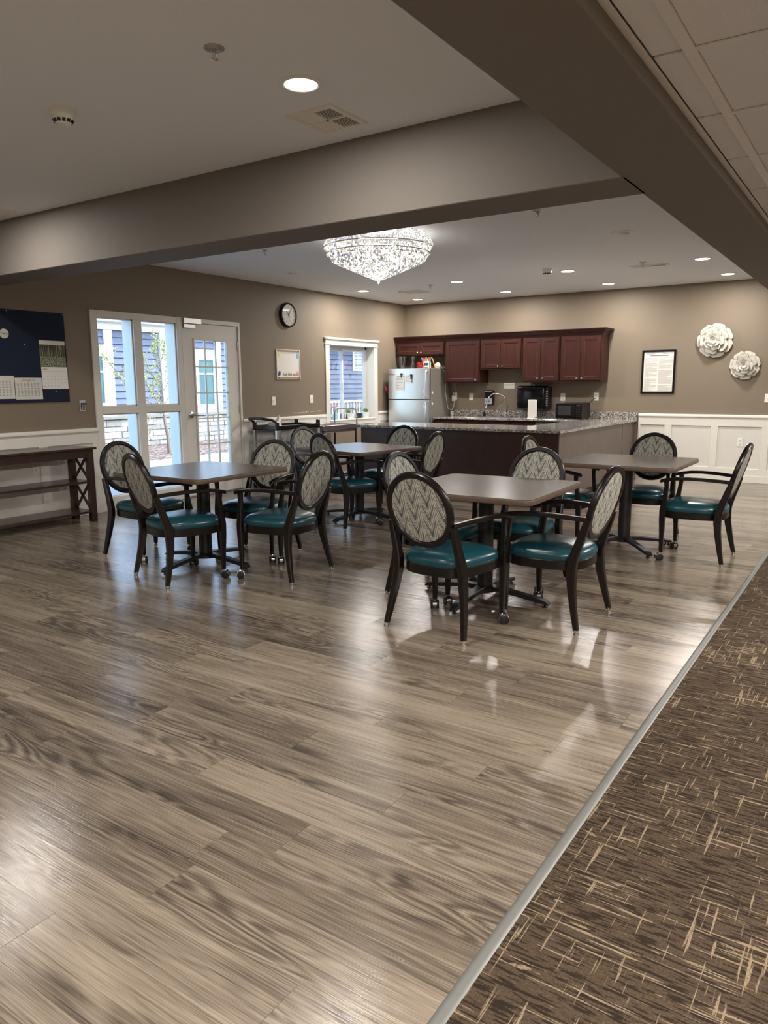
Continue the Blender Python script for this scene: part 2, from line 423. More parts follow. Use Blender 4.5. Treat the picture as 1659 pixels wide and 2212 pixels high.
# floor base with vinyl planks
flo = struct(B(-.0, 6.41, YB, 0, -.10, -.004).build('floor', 'floorbase'))
PW, PL = .1714, 1.232
def plank_mesh(L): return B(-L / 2 + .0006, L / 2 - .0006, -PW / 2 + .0004, PW / 2 - .0004, -.0035, 0.0).mesh('plank', 'floor')
full = plank_mesh(PL); cand = []
row = 0; y = -9.985 - PW * 25
while y < -.001:
    y1 = min(y + PW, 0)
    if y >= YB:
        x = -((row * .437) % 1.0) * PL + (5.43 - 5 * PL if row == 25 else 0)
        while x < 6.40:
            a, b = max(x, 0), min(x + PL, 6.405)
            if b - a > .05: cand.append((a, b, y, y1))
            x += PL
    y += PW; row += 1
def plank_px(c):
    ps = [project((xx, yy, 0)) for xx in (c[0], (c[0] + c[1]) / 2, c[1]) for yy in (c[2], c[3])]
    ps = [p for p in ps if p]
    ins = [p for p in ps if -60 < p[0] < 1720 and p[1] < 2290]
    if not ins: return 0
    return max(p[1] for p in ins)
cand.sort(key=plank_px, reverse=True)
rest = MB()
for i, (a, b, y0, y1) in enumerate(cand):
    if i < 296 and plank_px((a, b, y0, y1)) > 0 and y1 - y0 > PW - .01:
        me = full if abs(b - a - PL) < .001 else plank_mesh(b - a)
        o = bpy.data.objects.new('plank', me); col.objects.link(o); o.parent = flo
        o.location = Vector(((a + b) / 2, (y0 + y1) / 2, 0)) - Vector(ORG[flo])
    else: rest.box(a + .0006, b - .0006, y0 + .0004, y1 - .0004, -.0035, 0)
rest.build('plank', 'floor', flo, kind='stuff')
# carpet and transition strip
struct(B(6.43, XR, YB, 0, -.10, .004).build('carpet', 'carpet'))
def strip(y0, y1):
    prof = [(6.400, -.002), (6.404, .003), (6.412, .007), (6.422, .009), (6.432, .008), (6.438, .004), (6.438, -.002)]
    return MB().rings([[(x, y0, z) for x, z in prof], [(x, y1, z) for x, z in prof]])
tr1 = struct(strip(YB, -8.585).build('trim_1', 'strip', smooth=True)); strip(-8.583, -.03).build('strip_length', 'strip', tr1, smooth=True)

# ceilings and beams
struct(B(-.2, BX1 + .2, YB, BY1 + .02, H, H + .12).build('ceiling', 'ceil'))
struct(B(-.2, BX1 + .2, BY2 - .02, .02, H, H + .12).build('ceiling', 'ceil'))
struct(B(0, BX1 + .02, BY1, BY2, ZS, H + .1).build('ceiling_beam', 'beam', bevel=.004))
struct(B(BX1, BX2, YB, 0, ZS, H + .1).build('ceiling_beam', 'beam', bevel=.006, seg=2))
hc = struct(B(BX2, XR, YB, 0, ZT + .03, ZT + .12).build('ceiling', 'tee'))
struct_parts = []
B(BX2, 6.418, YB, 0, ZT - .0, ZT + .004).build('wall_angle', 'tee', hc)
TP = .6465; ys = [-8.758 + TP * k for k in range(-9, 14)]
xs = [6.5295 + (TP) * k for k in range(0, 6)]
for xx in xs[:5]: B(xx - .017, xx + .017, YB, 0, ZT, ZT + .012).build('grid_runner', 'tee', hc)
tm = B(-.307, .307, -.312, .312, 0, .02).mesh('ceiling_tile', 'tile', .004); tmn = B(-.0475, .0475, -.312, .312, 0, .02).mesh('ceiling_tile', 'tile', .004)
for yy in ys[:-1]:
    for k in range(-1, 4):
        me, cxx = (tmn, 6.466) if k < 0 else (tm, (xs[k] + xs[k + 1]) / 2)
        if yy + .35 > -.02: continue
        o = bpy.data.objects.new('ceiling_tile', me); col.objects.link(o); o.parent = hc
        o.location = Vector((cxx, yy + TP / 2, ZT + .007)) - Vector(ORG[hc])
gm = B(-.307, .307, -.012, .012, 0, .006).mesh('cross_tee', 'tee')
for yy in ys:
    for k in range(0, 4):
        o = bpy.data.objects.new('cross_tee', gm); col.objects.link(o); o.parent = hc
        o.location = Vector(((xs[k] + xs[k + 1]) / 2, yy, ZT + .001)) - Vector(ORG[hc])

# walls
T = .20
D0, D1, DH = -6.31, -4.087, 2.185           # glazed entrance opening
W0, W1, WZ0, WZ1 = -2.19, -1.0, .835, 1.982  # kitchen window opening
wl = MB(); wl.box(-T, 0, YB, D0, -.1, H + .1).box(-T, 0, D0, D1, DH, H + .1).box(-T, 0, D1, W0 - .013, -.1, H + .1)
wl.box(-T, 0, W0 - .013, W1 + .013, -.1, WZ0 - .02).box(-T, 0, W0 - .013, W1 + .013, WZ1 + .013, H + .1).box(-T, 0, W1 + .013, T, -.1, H + .1)
wl = struct(wl.build('wall_left', 'paint'))
wb = struct(B(0, XR, 0, T, -.1, H + .1).build('wall_back', 'paint'))
wr = struct(B(XR, XR + T, YB, T, -.1, H + .1).build('wall_right', 'paint'))
wf = struct(B(-T, XR + T, YB - T, YB, -.1, H + .1).build('wall_front', 'paint'))
struct(B(-.3, XR + .3, YB - .3, .3, H + .14, H + .3).build('ceiling', 'ceil'))

# wainscot: panel field, rails, stiles, chair rail, base
def railprof(fn, a, b):
    prof = [(0, .866), (.014, .868), (.018, .885), (.032, .897), (.034, .922), (.028, .932), (0, .934)]
    return MB().rings([[fn(a, d, z) for d, z in prof], [fn(b, d, z) for d, z in prof]])
fL = lambda s, d, z: (d, s, z); fB = lambda s, d, z: (s, -d, z)
def wains(parent, box, fn, a, b, stiles, side):
    box(.004, a, b, .02, .90).build('panel_field', 'panel', parent)
    box(.019, a, b, .772, .868).build('top_rail', 'trim', parent, bevel=.0015)
    box(.019, a, b, .10, .192).build('bottom_rail', 'trim', parent, bevel=.0015)
    for s0, s1 in stiles: box(.0185, s0, s1, .19, .775).build('stile', 'trim', parent, bevel=.0015)
    railprof(fn, a, b).build('chair_rail', 'trim', parent, smooth=True)
    o = struct(box(.024, a, b, 0, .10).build('baseboard_' + side, 'trim', bevel=.003)); return o
BXs = lambda d, a, b, z0, z1: BX(d, a, b, z0, z1)
BYs = lambda d, a, b, z0, z1: BY(d, a, b, z0, z1)
wains(wl, BYs, fL, -13.9, D0 - .002, [(-6.385, D0 - .002), (-7.005, -6.907)] + [(-7.005 - .62 * k, -6.907 - .62 * k) for k in range(1, 11)], 'left')
wains(wl, BYs, fL, D1 + .002, -2.30, [(-4.085, -4.0), (-3.45, -3.35), (-2.83, -2.73), (-2.4, -2.30)], 'left')
wains(wl, BYs, fL, -.90, -.002, [(-.90, -.82), (-.30, -.2)], 'left')
wains(wb, BXs, fB, 4.09, 9.5, [(4.09 + .0, 4.12), (4.467, 4.567), (5.097, 5.19), (5.745, 5.838)] + [(6.39 + .645 * k, 6.485 + .645 * k) for k in range(4)], 'back')
struct(BX(.02, .0, .1, 0, .10).build('baseboard_back', 'trim'))

# ---- entrance: sidelight window_1 and door_1
w1 = MB()
w1.box(-.05, .018, D0 - .0, -6.225, 0, DH).box(-.05, .018, -5.755, -5.648, 0, 2.113).box(-.05, .018, -5.138, -5.066, 0, DH)
w1.box(-.05, .018, -6.225, -5.138, 2.113, DH).box(-.05, .0175, -6.225, -5.138, 1.075, 1.156).box(-.05, .018, -6.225, -5.138, 0, .155)
win1 = struct(w1.build('window_1', 'trim', bevel=.003))
for a, b in ((-6.225, -5.755), (-5.648, -5.138)):
    for z0, z1 in ((.155, 1.075), (1.156, 2.113)):
        B(-.032, -.026, a, b, z0, z1).build('pane', 'glass', win1)
        gb = MB(); g = .012
        gb.box(-.026, -.012, a, a + g, z0, z1).box(-.026, -.012, b - g, b, z0, z1).box(-.026, -.012, a, b, z0, z0 + g).box(-.026, -.012, a, b, z1 - g, z1)
        gb.build('glazing_bead', 'trim', win1)
        B(-.195, -.05, b + .001, b + .05, z0, z1).build('outer_jamb', 'extwhite', win1)
B(-.195, -.05, D0 + .002, -6.225, 0.03, DH - .003).build('outer_jamb', 'extwhite', win1)
B(-.22, -.05, D0, D1, -.02, .02).build('outer_sill', 'extwhite', win1)
B(-.198, -.0505, D0 + .002, D1 - .04, 2.114, DH - .002).build('outer_head', 'extwhite', win1)
dr = MB()
a0, a1 = -5.047, -4.125
g0, g1, gz0, gz1 = -4.862, -4.322, .26, 1.93
dr.box(-.045, .0, a0, g0, .02, 2.128).box(-.045, .0, g1, a1, .02, 2.128).box(-.045, .0, g0, g1, gz1, 2.128).box(-.045, .0, g0, g1, .02, gz0)
door = struct(dr.build('door_1', 'trim'))
fr = MB(); fr.box(-.2, .018, -5.066, a0 - .003, 0, DH).box(-.2, .018, a1 + .003, D1, 0, DH).box(-.2, .018, a0 - .003, a1 + .003, 2.132, DH)
fr.build('door_frame', 'trim', door, bevel=.003)
lm = MB(); k = .022
lm.box(.0, .012, g0 - k, g1 + k, gz1, gz1 + k).box(.0, .012, g0 - k, g1 + k, gz0 - k, gz0).box(.0, .012, g0 - k, g0, gz0, gz1).box(.0, .012, g1, g1 + k, gz0, gz1)
lm.build('glazing_frame', 'trim', door, bevel=.003)
cols_ = [g0, -4.705, -4.512, g1]; cols_ = [g0, g0 + .18, g0 + .36, g1]; rows_ = [gz0, .645, .97, 1.288, 1.608, gz1]; rows_[1] = .645
for i in range(3):
    for j in range(5): B(-.024, -.018, cols_[i], cols_[i + 1], rows_[j], rows_[j + 1]).build('pane', 'glass', door)
for c_ in cols_[1:3]: B(-.03, -.008, c_ - .008, c_ + .008, gz0, gz1).build('glazing_bar', 'trim', door)
for r_ in rows_[1:5]: B(-.03, -.0085, g0, g1, r_ - .008, r_ + .008).build('glazing_bar', 'trim', door)
hd = MB().lathe([(.0, .0), (.040, .0), (.040, .008), (.030, .014), (0.0, .016)], 20, (0, -4.967, 1.022), 'x').build('handle_rose', 'steel', door, smooth=True)
MB().tube([(.014, -4.967, 1.022), (.05, -4.967, 1.022), (.058, -4.955, 1.022), (.060, -4.90, 1.018), (.058, -4.835, 1.013)], [.011, .011, .012, .010, .008], 10).build('lever', 'steel', hd, smooth=True)
for z in (1.885, 1.07, .25): B(-.002, .014, a1 - .012, a1 + .022, z - .055, z + .055).build('hinge', 'steel', door, bevel=.003)
cl = B(.018, .05, -5.05, -4.775, 2.118, 2.182).build('door_contact', 'steel', door, bevel=.003, label='brushed metal contact box on the door head')
B(.018, .040, -5.045, -4.865, 2.066, 2.112).build('contact_plate', 'steel', cl, bevel=.002)
B(-.05, .03, -5.06, D1, 0, .016).build('threshold', 'steel', door)

# ---- kitchen window_2
w2 = MB()
w2.box(0, .02, W0 - .10, W0, WZ0 - .09, WZ1).box(0, .02, W1, W1 + .10, WZ0 - .09, WZ1).box(0, .022, W0 - .10, W1 + .10, WZ1, 2.06).box(0, .018, W0 - .1, W1 + .1, WZ0 - .09, WZ0 - .02)
w2 = struct(w2.build('window_2', 'trim', bevel=.002))
B(0, .045, W0 - .125, W1 + .125, 2.06, 2.092).build('head_cap', 'trim', w2, bevel=.004)
B(0, .03, W0 - .11, W1 + .11, WZ1 - .003, WZ1 + .012).build('head_bead', 'trim', w2, bevel=.003)
rv = MB(); rv.box(-.2, .001, W0 - .012, W0, WZ0, WZ1).box(-.2, .001, W1, W1 + .012, WZ0, WZ1).box(-.2, .001, W0, W1, WZ1 - .001, WZ1 + .012)
rv.build('reveal', 'trim', w2)
B(-.2, .03, W0 - .02, W1 + .02, WZ0 - .02, WZ0).build('window_sill', 'trim', w2, bevel=.004)
sf = MB(); s0, s1, sm = W0, W1, -1.66
sf.box(-.2, -.14, s0, s0 + .045, WZ0, WZ1).box(-.2, -.14, s1 - .045, s1, WZ0, WZ1).box(-.2, -.14, s0, s1, WZ0, WZ0 + .045).box(-.2, -.14, s0, s1, WZ1 - .04, WZ1)
sf.build('window_frame', 'extwhite', w2)
for k_, (a, b, x0) in enumerate(((s0 + .045, sm + .02, -.19), (sm - .02, s1 - .045, -.165))):
    q = MB(); z0, z1 = WZ0 + .045, WZ1 - .04; e = .038
    q.box(x0, x0 + .022, a, a + e, z0, z1).box(x0, x0 + .022, b - e, b, z0, z1).box(x0, x0 + .022, a + e, b - e, z0, z0 + e).box(x0, x0 + .022, a + e, b - e, z1 - e, z1)
    sa = q.build('sash', 'extwhite', w2); B(x0 + .008, x0 + .012, a + e, b - e, z0 + e, z1 - e).build('pane', 'glass', sa)
B(-.142, -.128, sm - .012, sm + .004, 1.28, 1.40).build('sash_latch', 'extwhite', w2)

# ================================================================== OUTSIDE
struct(B(-40, -T - .02, -30, 40, -.30, -.10).build('ground', 'concrete'))
tag(B(-4.45, -.24, -9, 14, -.10, -.03).build('concrete_walk', 'concrete'), 'pale concrete walk outside the glazed door', 'path')
tag(B(-7.58, -4.45, -9, 14, -.10, -.045).build('mulch_bed', 'mulch', kind='stuff'), 'brown bark mulch bed below the stone wall', 'mulch')
XB = -7.7
nb = thing('neighbour_building', 'blue grey lap sided building with stone base seen through the windows', 'building', (XB - 1, 2, -.05))
B(XB - 2.5, XB - .03, -8, 14, -.1, 3.0).build('wall', 'mortar', nb)
def lap(y0, y1, z0, hgt=.153):
    m = MB(); pr = [(XB - .03, z0), (XB + .03, z0), (XB + .034, z0 + .008), (XB - .006, z0 + hgt), (XB - .03, z0 + hgt)]
    m.rings([[(x, y0, z) for x, z in pr], [(x, y1, z) for x, z in pr]]).build('siding_board', 'siding', nb)
z = .80
while z < 2.62:
    for (a, b, lo, hi) in ((-8, -1.35, .6, 9), (-1.35, -.60, 2.28, 9), (-.40, .95, .6, 9), (1.32, 2.78, 2.28, 9), (2.95, 14, .6, 9)):
        if lo < z + .05 < hi: lap(a, b, z)
    z += .153
ew = lambda y0, y1, z0, z1, d=.05: B(XB - .03, XB + d, y0, y1, z0, z1).build('trim_board', 'extwhite', nb, bevel=.004)
ew(-.60, -.38, .66, 2.66); ew(-1.55, -1.35, .66, 2.66); ew(-1.35, -.60, 2.10, 2.30); ew(-1.35, -.6, .66, .95); ew(.94, 1.30, .66, 2.66, .09)
ew(1.30, 2.14, .66, 2.28); ew(2.14, 2.75, 2.08, 2.29); ew(2.75, 2.97, .7, 2.66); ew(2.14, 2.75, .66, .85)
ew(-8, 14, 2.64, 2.80, .10); B(XB - .03, XB + .42, -8, 14, 2.80, 2.98).build('fascia', 'extwhite', nb); B(XB + .36, XB + .52, -8, 14, 2.90, 3.02).build('gutter', 'extwhite', nb, bevel=.02)
B(XB - 2.5, XB + .5, -8, 14, 3.02, 3.1).build('roof', 'stonecap', nb)
for a, b, z0, z1 in ((-1.35, -.60, .95, 2.10), (2.14, 2.75, .85, 2.08)):
    q = MB(); e = .05; q.box(XB - .02, XB + .03, a, a + e, z0, z1).box(XB - .02, XB + .03, b - e, b, z0, z1).box(XB - .02, XB + .03, a + e, b - e, z0, z0 + e).box(XB - .02, XB + .03, a + e, b - e, z1 - e, z1)
    q.box(XB - .02, XB + .025, a + e, b - e, z1 - .42, z1 - .38)
    f_ = q.build('window', 'extwhite', nb)
    MT.setdefault('extglass', plain('dark teal window glass', (66, 100, 106), .3, nscale=2, namp=.3, Specular_IOR_Level=.2))
    B(XB - .02, XB, a + e, b - e, z0 + e, z1 - e).build('pane', 'extglass', f_)
B(XB - .03, XB + .14, -8, 14, .62, .70).build('stone_ledge', 'stonecap', nb, bevel=.01)
zz = -.05; sm_cache = {}
for hgt in (.13, .10, .15, .12, .16):
    yy = -1.3 - random.random() * .3
    while yy < 4.6:
        wd = random.choice((.24, .32, .40, .5)); key = (wd, hgt)
        if key not in sm_cache: sm_cache[key] = B(-.06, .06, -wd / 2 + .003, wd / 2 - .003, .003, hgt - .003).mesh('stone', 'stone', .008)
        o = bpy.data.objects.new('stone', sm_cache[key]); col.objects.link(o); o.parent = nb
        o.location = Vector((XB + .01 + random.random() * .03, yy + wd / 2, zz)) - Vector(ORG[nb]); yy += wd
    zz += hgt
# gable vent and rail seen through the kitchen window
vt = MB(); vt.box(XB, XB + .05, 8.9, 8.97, 1.83, 2.55).box(XB, XB + .05, 9.4, 9.47, 1.83, 2.55).box(XB, XB + .05, 8.97, 9.4, 1.83, 1.9).box(XB, XB + .05, 8.97, 9.4, 2.48, 2.55)
vt = vt.build('vent', 'extwhite', nb)
for k in range(6): MB().box(-.005, .005, 8.97, 9.4, -.05, .05).xf(Matrix.Translation((XB + .035, 0, 1.95 + k * .1)) @ Matrix.Rotation(R(35), 4, 'Y')).build('vent_slat', 'extwhite', vt)
rl = thing('railing', 'white baluster railing outside the kitchen window', 'railing', (-6.2, 7.4, -.05))
B(-6.23, -6.17, 5.5, 9.6, .86, .92).build('top_rail', 'extwhite', rl); B(-6.22, -6.18, 5.5, 9.6, .08, .13).build('bottom_rail', 'extwhite', rl)
for k in range(28): B(-6.215, -6.185, 5.55 + k * .15, 5.58 + k * .15, .13, .86).build('baluster', 'extwhite', rl)
for yy in (5.5, 9.56): B(-6.24, -6.16, yy, yy + .08, -.05, 1.0).build('post', 'extwhite', rl)
# young tree
def tree(name, label, base, spec, nleaf, leafm, seed):
    rnd = random.Random(seed); t_ = thing(name, label, 'tree', base); bx_, by_, bz_ = base
    tk = MB(); tk.tube([(bx_ + p[0], by_ + p[1], bz_ + p[2]) for p in spec['trunk']], spec['rad'], 8); tk.build('trunk', 'bark', t_, smooth=True)
    br = MB(); lf = MB(); tips = []
    for (o_, d_, L) in spec['br']:
        p = Vector((bx_ + o_[0], by_ + o_[1], bz_ + o_[2])); d = Vector(d_).normalized(); pts = [p.copy()]
        n = 6
        for i in range(n):
            d = (d + Vector((rnd.uniform(-.25, .25), rnd.uniform(-.25, .25), rnd.uniform(-.05, .25)))).normalized(); p = p + d * (L / n); pts.append(p.copy())
            if i > 1:
                dd = (d + Vector((rnd.uniform(-1, 1), rnd.uniform(-1, 1), rnd.uniform(-.2, .8)))).normalized(); e = p + dd * L * .22
                br.tube([p, (p + e) / 2 + Vector((0, 0, .01)), e], [.005, .004, .002], 4); tips += [p + (e - p) * k_ / 4 for k_ in (1, 2, 3, 4)]
        br.tube(pts, [.013 - .0015 * i for i in range(n + 1)], 5); tips += pts[2:]
    br.build('branches', 'bark', t_, kind='stuff')
    for i in range(nleaf):
        p = rnd.choice(tips) + Vector([rnd.gauss(0, .035) for _ in range(3)]); s_ = rnd.uniform(.014, .032)
        a_ = Vector([rnd.uniform(-1, 1) for _ in range(3)]).normalized(); b_ = a_.orthogonal().normalized()
        lf.quad([p - a_ * s_, p + b_ * s_ * .6, p + a_ * s_, p - b_ * s_ * .6])
    lf.build('foliage', leafm, t_, kind='stuff'); return t_
tree('young_tree', 'small leafing tree growing in the mulch outside the glazed panels', (-5.5, -.72, -.045),
     dict(trunk=[(0, 0, 0), (.02, -.03, .35), (0, -.08, .7), (0, -.1, 1.1), (.02, -.12, 1.7), (0, -.15, 2.3)], rad=[.045, .04, .034, .026, .016, .008],
          br=[((0, -.08, .75), (0, .8, .5), .9), ((0, -.08, .8), (.2, -.9, .5), 1.1), ((0, -.1, 1.0), (0, .9, .7), .9), ((0, -.1, 1.05), (-.2, -.8, .8), 1.1), ((0, -.1, 1.3), (.2, .7, .9), .8),
              ((0, -.1, 1.35), (0, -.7, .9), .9), ((0, -.12, 1.6), (0, .4, 1), .8), ((0, -.12, 1.7), (.1, -.4, 1), .7), ((0, -.1, .9), (.3, .5, .4), .8), ((0, -.1, .95), (-.1, -1, .25), 1.5), ((0, -.1, 1.2), (.1, -1, .5), 1.4), ((0, -.1, 1.5), (.1, -1, .6), 1.1)]), 2000, 'leaf2', 3)
tree('bare_shrub', 'bare twiggy shrub in the mulch behind the left lower pane', (-5.0, -1.9, -.045),
     dict(trunk=[(0, 0, 0), (0, .01, .12), (0, .02, .25)], rad=[.02, .016, .012],
          br=[((0, 0, .15), (.1, .5, 1), .8), ((0, 0, .18), (0, -.4, 1), .8), ((0, 0, .2), (.2, .1, 1), .9), ((0, 0, .1), (0, .9, .8), .7)]), 60, 'leaf2', 5)

# ================================================================== KITCHEN
CT = .845
MT['kick'] = plain('dark toe kick', (30, 18, 16), .6)
# worktop: back run, return, peninsula, backsplash
def slab():
    pts = [(.935, -.003), (.935, -.635), (3.36, -.635), (3.36, -2.29), (1.2, -2.29), (1.2, -3.18), (4.08, -3.18), (4.08, -.003)]
    return MB().prism(pts, CT - .032, CT)
ct = thing('worktop', 'speckled grey granite worktop wrapping round the kitchen corner', 'worktop', (2.5, -1.6, CT - .032))
slab().build('slab', 'granite', ct, bevel=.004)
B(.935, 4.08, -.022, -.002, CT, CT + .105).build('backsplash', 'granite', ct, bevel=.003)
# base cabinets on the back run
def front_panel(parent, name, x0, x1, z0, z1, y, knob=None, mat='cherry', fr_=.055):
    m = MB(); e = fr_; t_ = .019
    m.box(x0, x0 + e, y - t_, y, z0, z1).box(x1 - e, x1, y - t_, y, z0, z1).box(x0 + e, x1 - e, y - t_, y, z0, z0 + e).box(x0 + e, x1 - e, y - t_, y, z1 - e, z1)
    d = m.build(name, mat, parent, bevel=.0015)
    B(x0 + e, x1 - e, y - .009, y, z0 + e, z1 - e).build('panel', mat, d)
    bd = MB(); g = .005
    bd.box(x0 + e, x0 + e + g, y - .013, y - .008, z0 + e, z1 - e).box(x1 - e - g, x1 - e, y - .013, y - .008, z0 + e, z1 - e)
    bd.box(x0 + e, x1 - e, y - .013, y - .008, z0 + e, z0 + e + g).box(x0 + e, x1 - e, y - .013, y - .008, z1 - e - g, z1 - e)
    bd.build('panel_bead', 'cherryedge', d)
    if knob:
        MB().lathe([(0, 0), (.006, 0), (.006, .012), (.014, .018), (.016, .025), (.012, .031), (0, .033)], 12, (knob[0], y - t_, knob[1]), 'y').build('knob', 'chrome', d, smooth=True)
    return d
base_lbl = [('dark cherry base cabinet next to the fridge', .94, 1.55), ('dark cherry sink base cabinet under the faucet', 1.55, 2.30), ('dark cherry base cabinet right of the sink base', 2.30, 2.70)]
for lb, x0, x1 in base_lbl:
    c_ = thing('base_cabinet', lb, 'cabinet', ((x0 + x1) / 2, -.3, 0), 'base cabinets of the back run')
    B(x0 + .001, x1 - .001, -.58, -.01, .1, CT - .033).build('body', 'cherry', c_); B(x0 + .001, x1 - .001, -.52, -.05, 0, .1).build('toe_kick', 'kick', c_)
    front_panel(c_, 'drawer', x0 + .01, x1 - .01, .66, .79, -.58, ((x0 + x1) / 2, .725), fr_=.03)
    n = 2 if x1 - x0 > .5 else 1; ww = (x1 - x0 - .02) / n
    for k in range(n): front_panel(c_, 'door', x0 + .01 + k * ww + .002, x0 + .01 + (k + 1) * ww - .002, .12, .64, -.58, (x0 + .01 + (ww - .04 if k == 0 else ww + .04), .6))
dw = thing('dishwasher', 'stainless dishwasher under the worktop beside the return', 'dishwasher', (2.98, -.3, 0))
B(2.702, 3.32, -.57, -.01, .1, CT - .034).build('body', 'blackplastic', dw); B(2.71, 3.31, -.60, -.57, .12, .70).build('door', 'brush', dw, bevel=.004); B(2.71, 3.31, -.60, -.57, .705, .80).build('control_panel', 'steel', dw, bevel=.004)
B(2.702, 3.32, -.52, -.05, 0, .1).build('toe_kick', 'kick', dw)
# peninsula and return bodies
pn = thing('peninsula', 'dark brown panelled peninsula bar under the granite worktop', 'counter', (2.6, -2.7, 0))
B(1.26, 4.03, -3.11, -2.34, .0, CT - .033).build('body', 'barpanel', pn)
B(1.255, 1.68, -3.122, -3.108, .06, CT - .034).build('front_panel', 'barpanel', pn, bevel=.001); B(1.684, 4.032, -3.122, -3.108, .06, CT - .034).build('front_panel', 'barpanel', pn, bevel=.001)
B(3.42, 4.03, -2.34, -.002, 0, CT - .033).build('return_body', 'barpanel', pn)
B(4.028, 4.042, -3.108, -.63, .06, CT - .034).build('end_panel', 'barlit', pn, bevel=.001); B(4.028, 4.042, -.62, -.004, .06, CT - .034).build('end_panel', 'barlit', pn, bevel=.001)
B(4.03, 4.04, -3.11, -.004, 0, .06).build('plinth', 'kick', pn); B(1.25, 4.03, -3.12, -3.10, 0, .06).build('plinth', 'kick', pn)
B(1.248, 1.262, -3.11, -2.34, .06, CT - .034).build('end_panel', 'barpanel', pn)
# upper cabinets
ups = [('wide short cherry cabinet above the fridge', .03, .985, 1.85, 2, -.33), ('single door cherry wall cabinet right of the fridge', .99, 1.625, 1.39, 1, -.33), ('short cherry wall cabinet above the sink', 1.63, 2.355, 1.60, 2, -.33),
       ('tall double door cherry wall cabinet above the towel dispenser', 2.36, 2.965, 1.40, 2, -.33), ('tall double door cherry wall cabinet at the right end', 2.97, 3.605, 1.40, 2, -.33)]
UT = 2.085
for i, (lb, x0, x1, z0, n, yf) in enumerate(ups):
    c_ = thing('wall_cabinet', lb, 'cabinet', ((x0 + x1) / 2, -.16, z0), 'cherry wall cabinets')
    B(x0 + .001, x1 - .001, yf, -.002, z0, UT + .0).build('body', 'cherry', c_, bevel=.001)
    e = .018; wtot = x1 - x0 - 2 * e; ww = wtot / n
    for k in range(n):
        a, b = x0 + e + k * ww + .002, x0 + e + (k + 1) * ww - .002
        kx = b - .035 if (k == 0) else a + .035
        front_panel(c_, 'door', a, b, z0 + .022, UT - .02, yf - .001, (kx, z0 + .055))
cr = MB()
prof = [(0, UT - .004), (.006, UT - .004), (.010, UT + .02), (.030, UT + .038), (.052, UT + .062), (.056, UT + .075), (.064, UT + .078), (.064, UT + .088), (0, UT + .088)]
def crown_ring(x, yoff, kind):
    out = []
    for d, z in prof:
        if kind == 's': out.append((x, -.33 - d, z))
        elif kind == 'c': out.append((3.605 + d, -.33 - d, z))
        else: out.append((3.605 + d, yoff, z))
    return out
cr.rings([crown_ring(.012, 0, 's'), crown_ring(3.0, 0, 's'), crown_ring(0, 0, 'c'), crown_ring(0, -.002, 'e')])
tag(cr.build('crown_moulding', 'cherry', smooth=False), 'cherry crown moulding running along the wall cabinet tops', 'moulding')
# fridge
fg = thing('fridge', 'stainless top freezer fridge with grey sides', 'fridge', (.5, -.36, 0))
B(.10, .90, -.64, -.03, .02, 1.635).build('body', 'fridgeside', fg, bevel=.006)
for x_ in (.14, .86):
    for y_ in (-.6, -.08): MB().lathe([(0.02, 0), (.02, .03)], 10, (x_, y_, 0)).build('foot', 'blackplastic', fg)
def bowed(x0, x1, z0, z1):
    m = MB(); n = 10; top = []; 
    prof_ = [(x0, -.645)] + [(x0 + (x1 - x0) * k / n, -.70 - .012 * math.sin(math.pi * k / n)) for k in range(n + 1)] + [(x1, -.645)]
    return m.rings([[(x, y, z0) for x, y in prof_], [(x, y, z1) for x, y in prof_]])
fd = bowed(.10, .90, 1.135, 1.635).build('freezer_door', 'brush', fg, bevel=.003); rd = bowed(.10, .90, .08, 1.122).build('fridge_door', 'brush', fg, bevel=.003)
def handle(p, z0, z1, x):
    MB().sweep([(x, -.70, z0), (x, -.745, z0 + .03), (x, -.755, (z0 + z1) / 2), (x, -.745, z1 - .03), (x, -.70, z1)], (.014, .010), (1, 0, 0)).build('handle', 'brush', p, smooth=True)
handle(fd, 1.15, 1.60, .855); handle(rd, .62, 1.11, .855)
for (p, z) in ((fd, 1.26), (rd, 1.02)): B(.80, .815, -.722, -.708, z - .025, z + .025).build('bumper', 'plate', p)
for z in (1.24, 1.06): MB().lathe([(0, 0), (.02, 0), (.02, .006), (0, .008)], 14, (.90, -.60, z), 'x').build('hinge_button', 'plate', fg)
tx = MB(); text(tx, 'Whirlpool', .030, lambda a, b: (.17 + a, -.7125, 1.535 + b)); tx.build('logo', 'ink', fd, label='small dark maker lettering')
# notes and clips on the fridge
def note(name, label, x0, x1, z0, z1, lines, seed, yp=-.717):
    rn = random.Random(seed); t_ = thing(name, label, 'note', ((x0 + x1) / 2, yp, z0))
    B(x0, x1, yp - .001, yp, z0, z1).build('sheet', 'paper', t_)
    m = MB(); zz_ = z1 - .02
    for i in range(lines):
        xx = x0 + .012
        while xx < x1 - .03:
            L = rn.uniform(.012, .035); m.box(xx, min(xx + L, x1 - .01), yp - .0016, yp - .001, zz_ - .003, zz_ + rn.uniform(.001, .005)); xx += L + .007
            if rn.random() < .12: break
        zz_ -= (z1 - z0 - .03) / lines
    m.build('handwriting', 'inkgrey', t_, kind='stuff'); return t_
note('fridge_note', 'tall handwritten note on the freezer door', .245, .425, 1.275, 1.525, 9, 4)
note('fridge_note', 'small square handwritten note near the freezer handle', .445, .575, 1.395, 1.53, 5, 5)
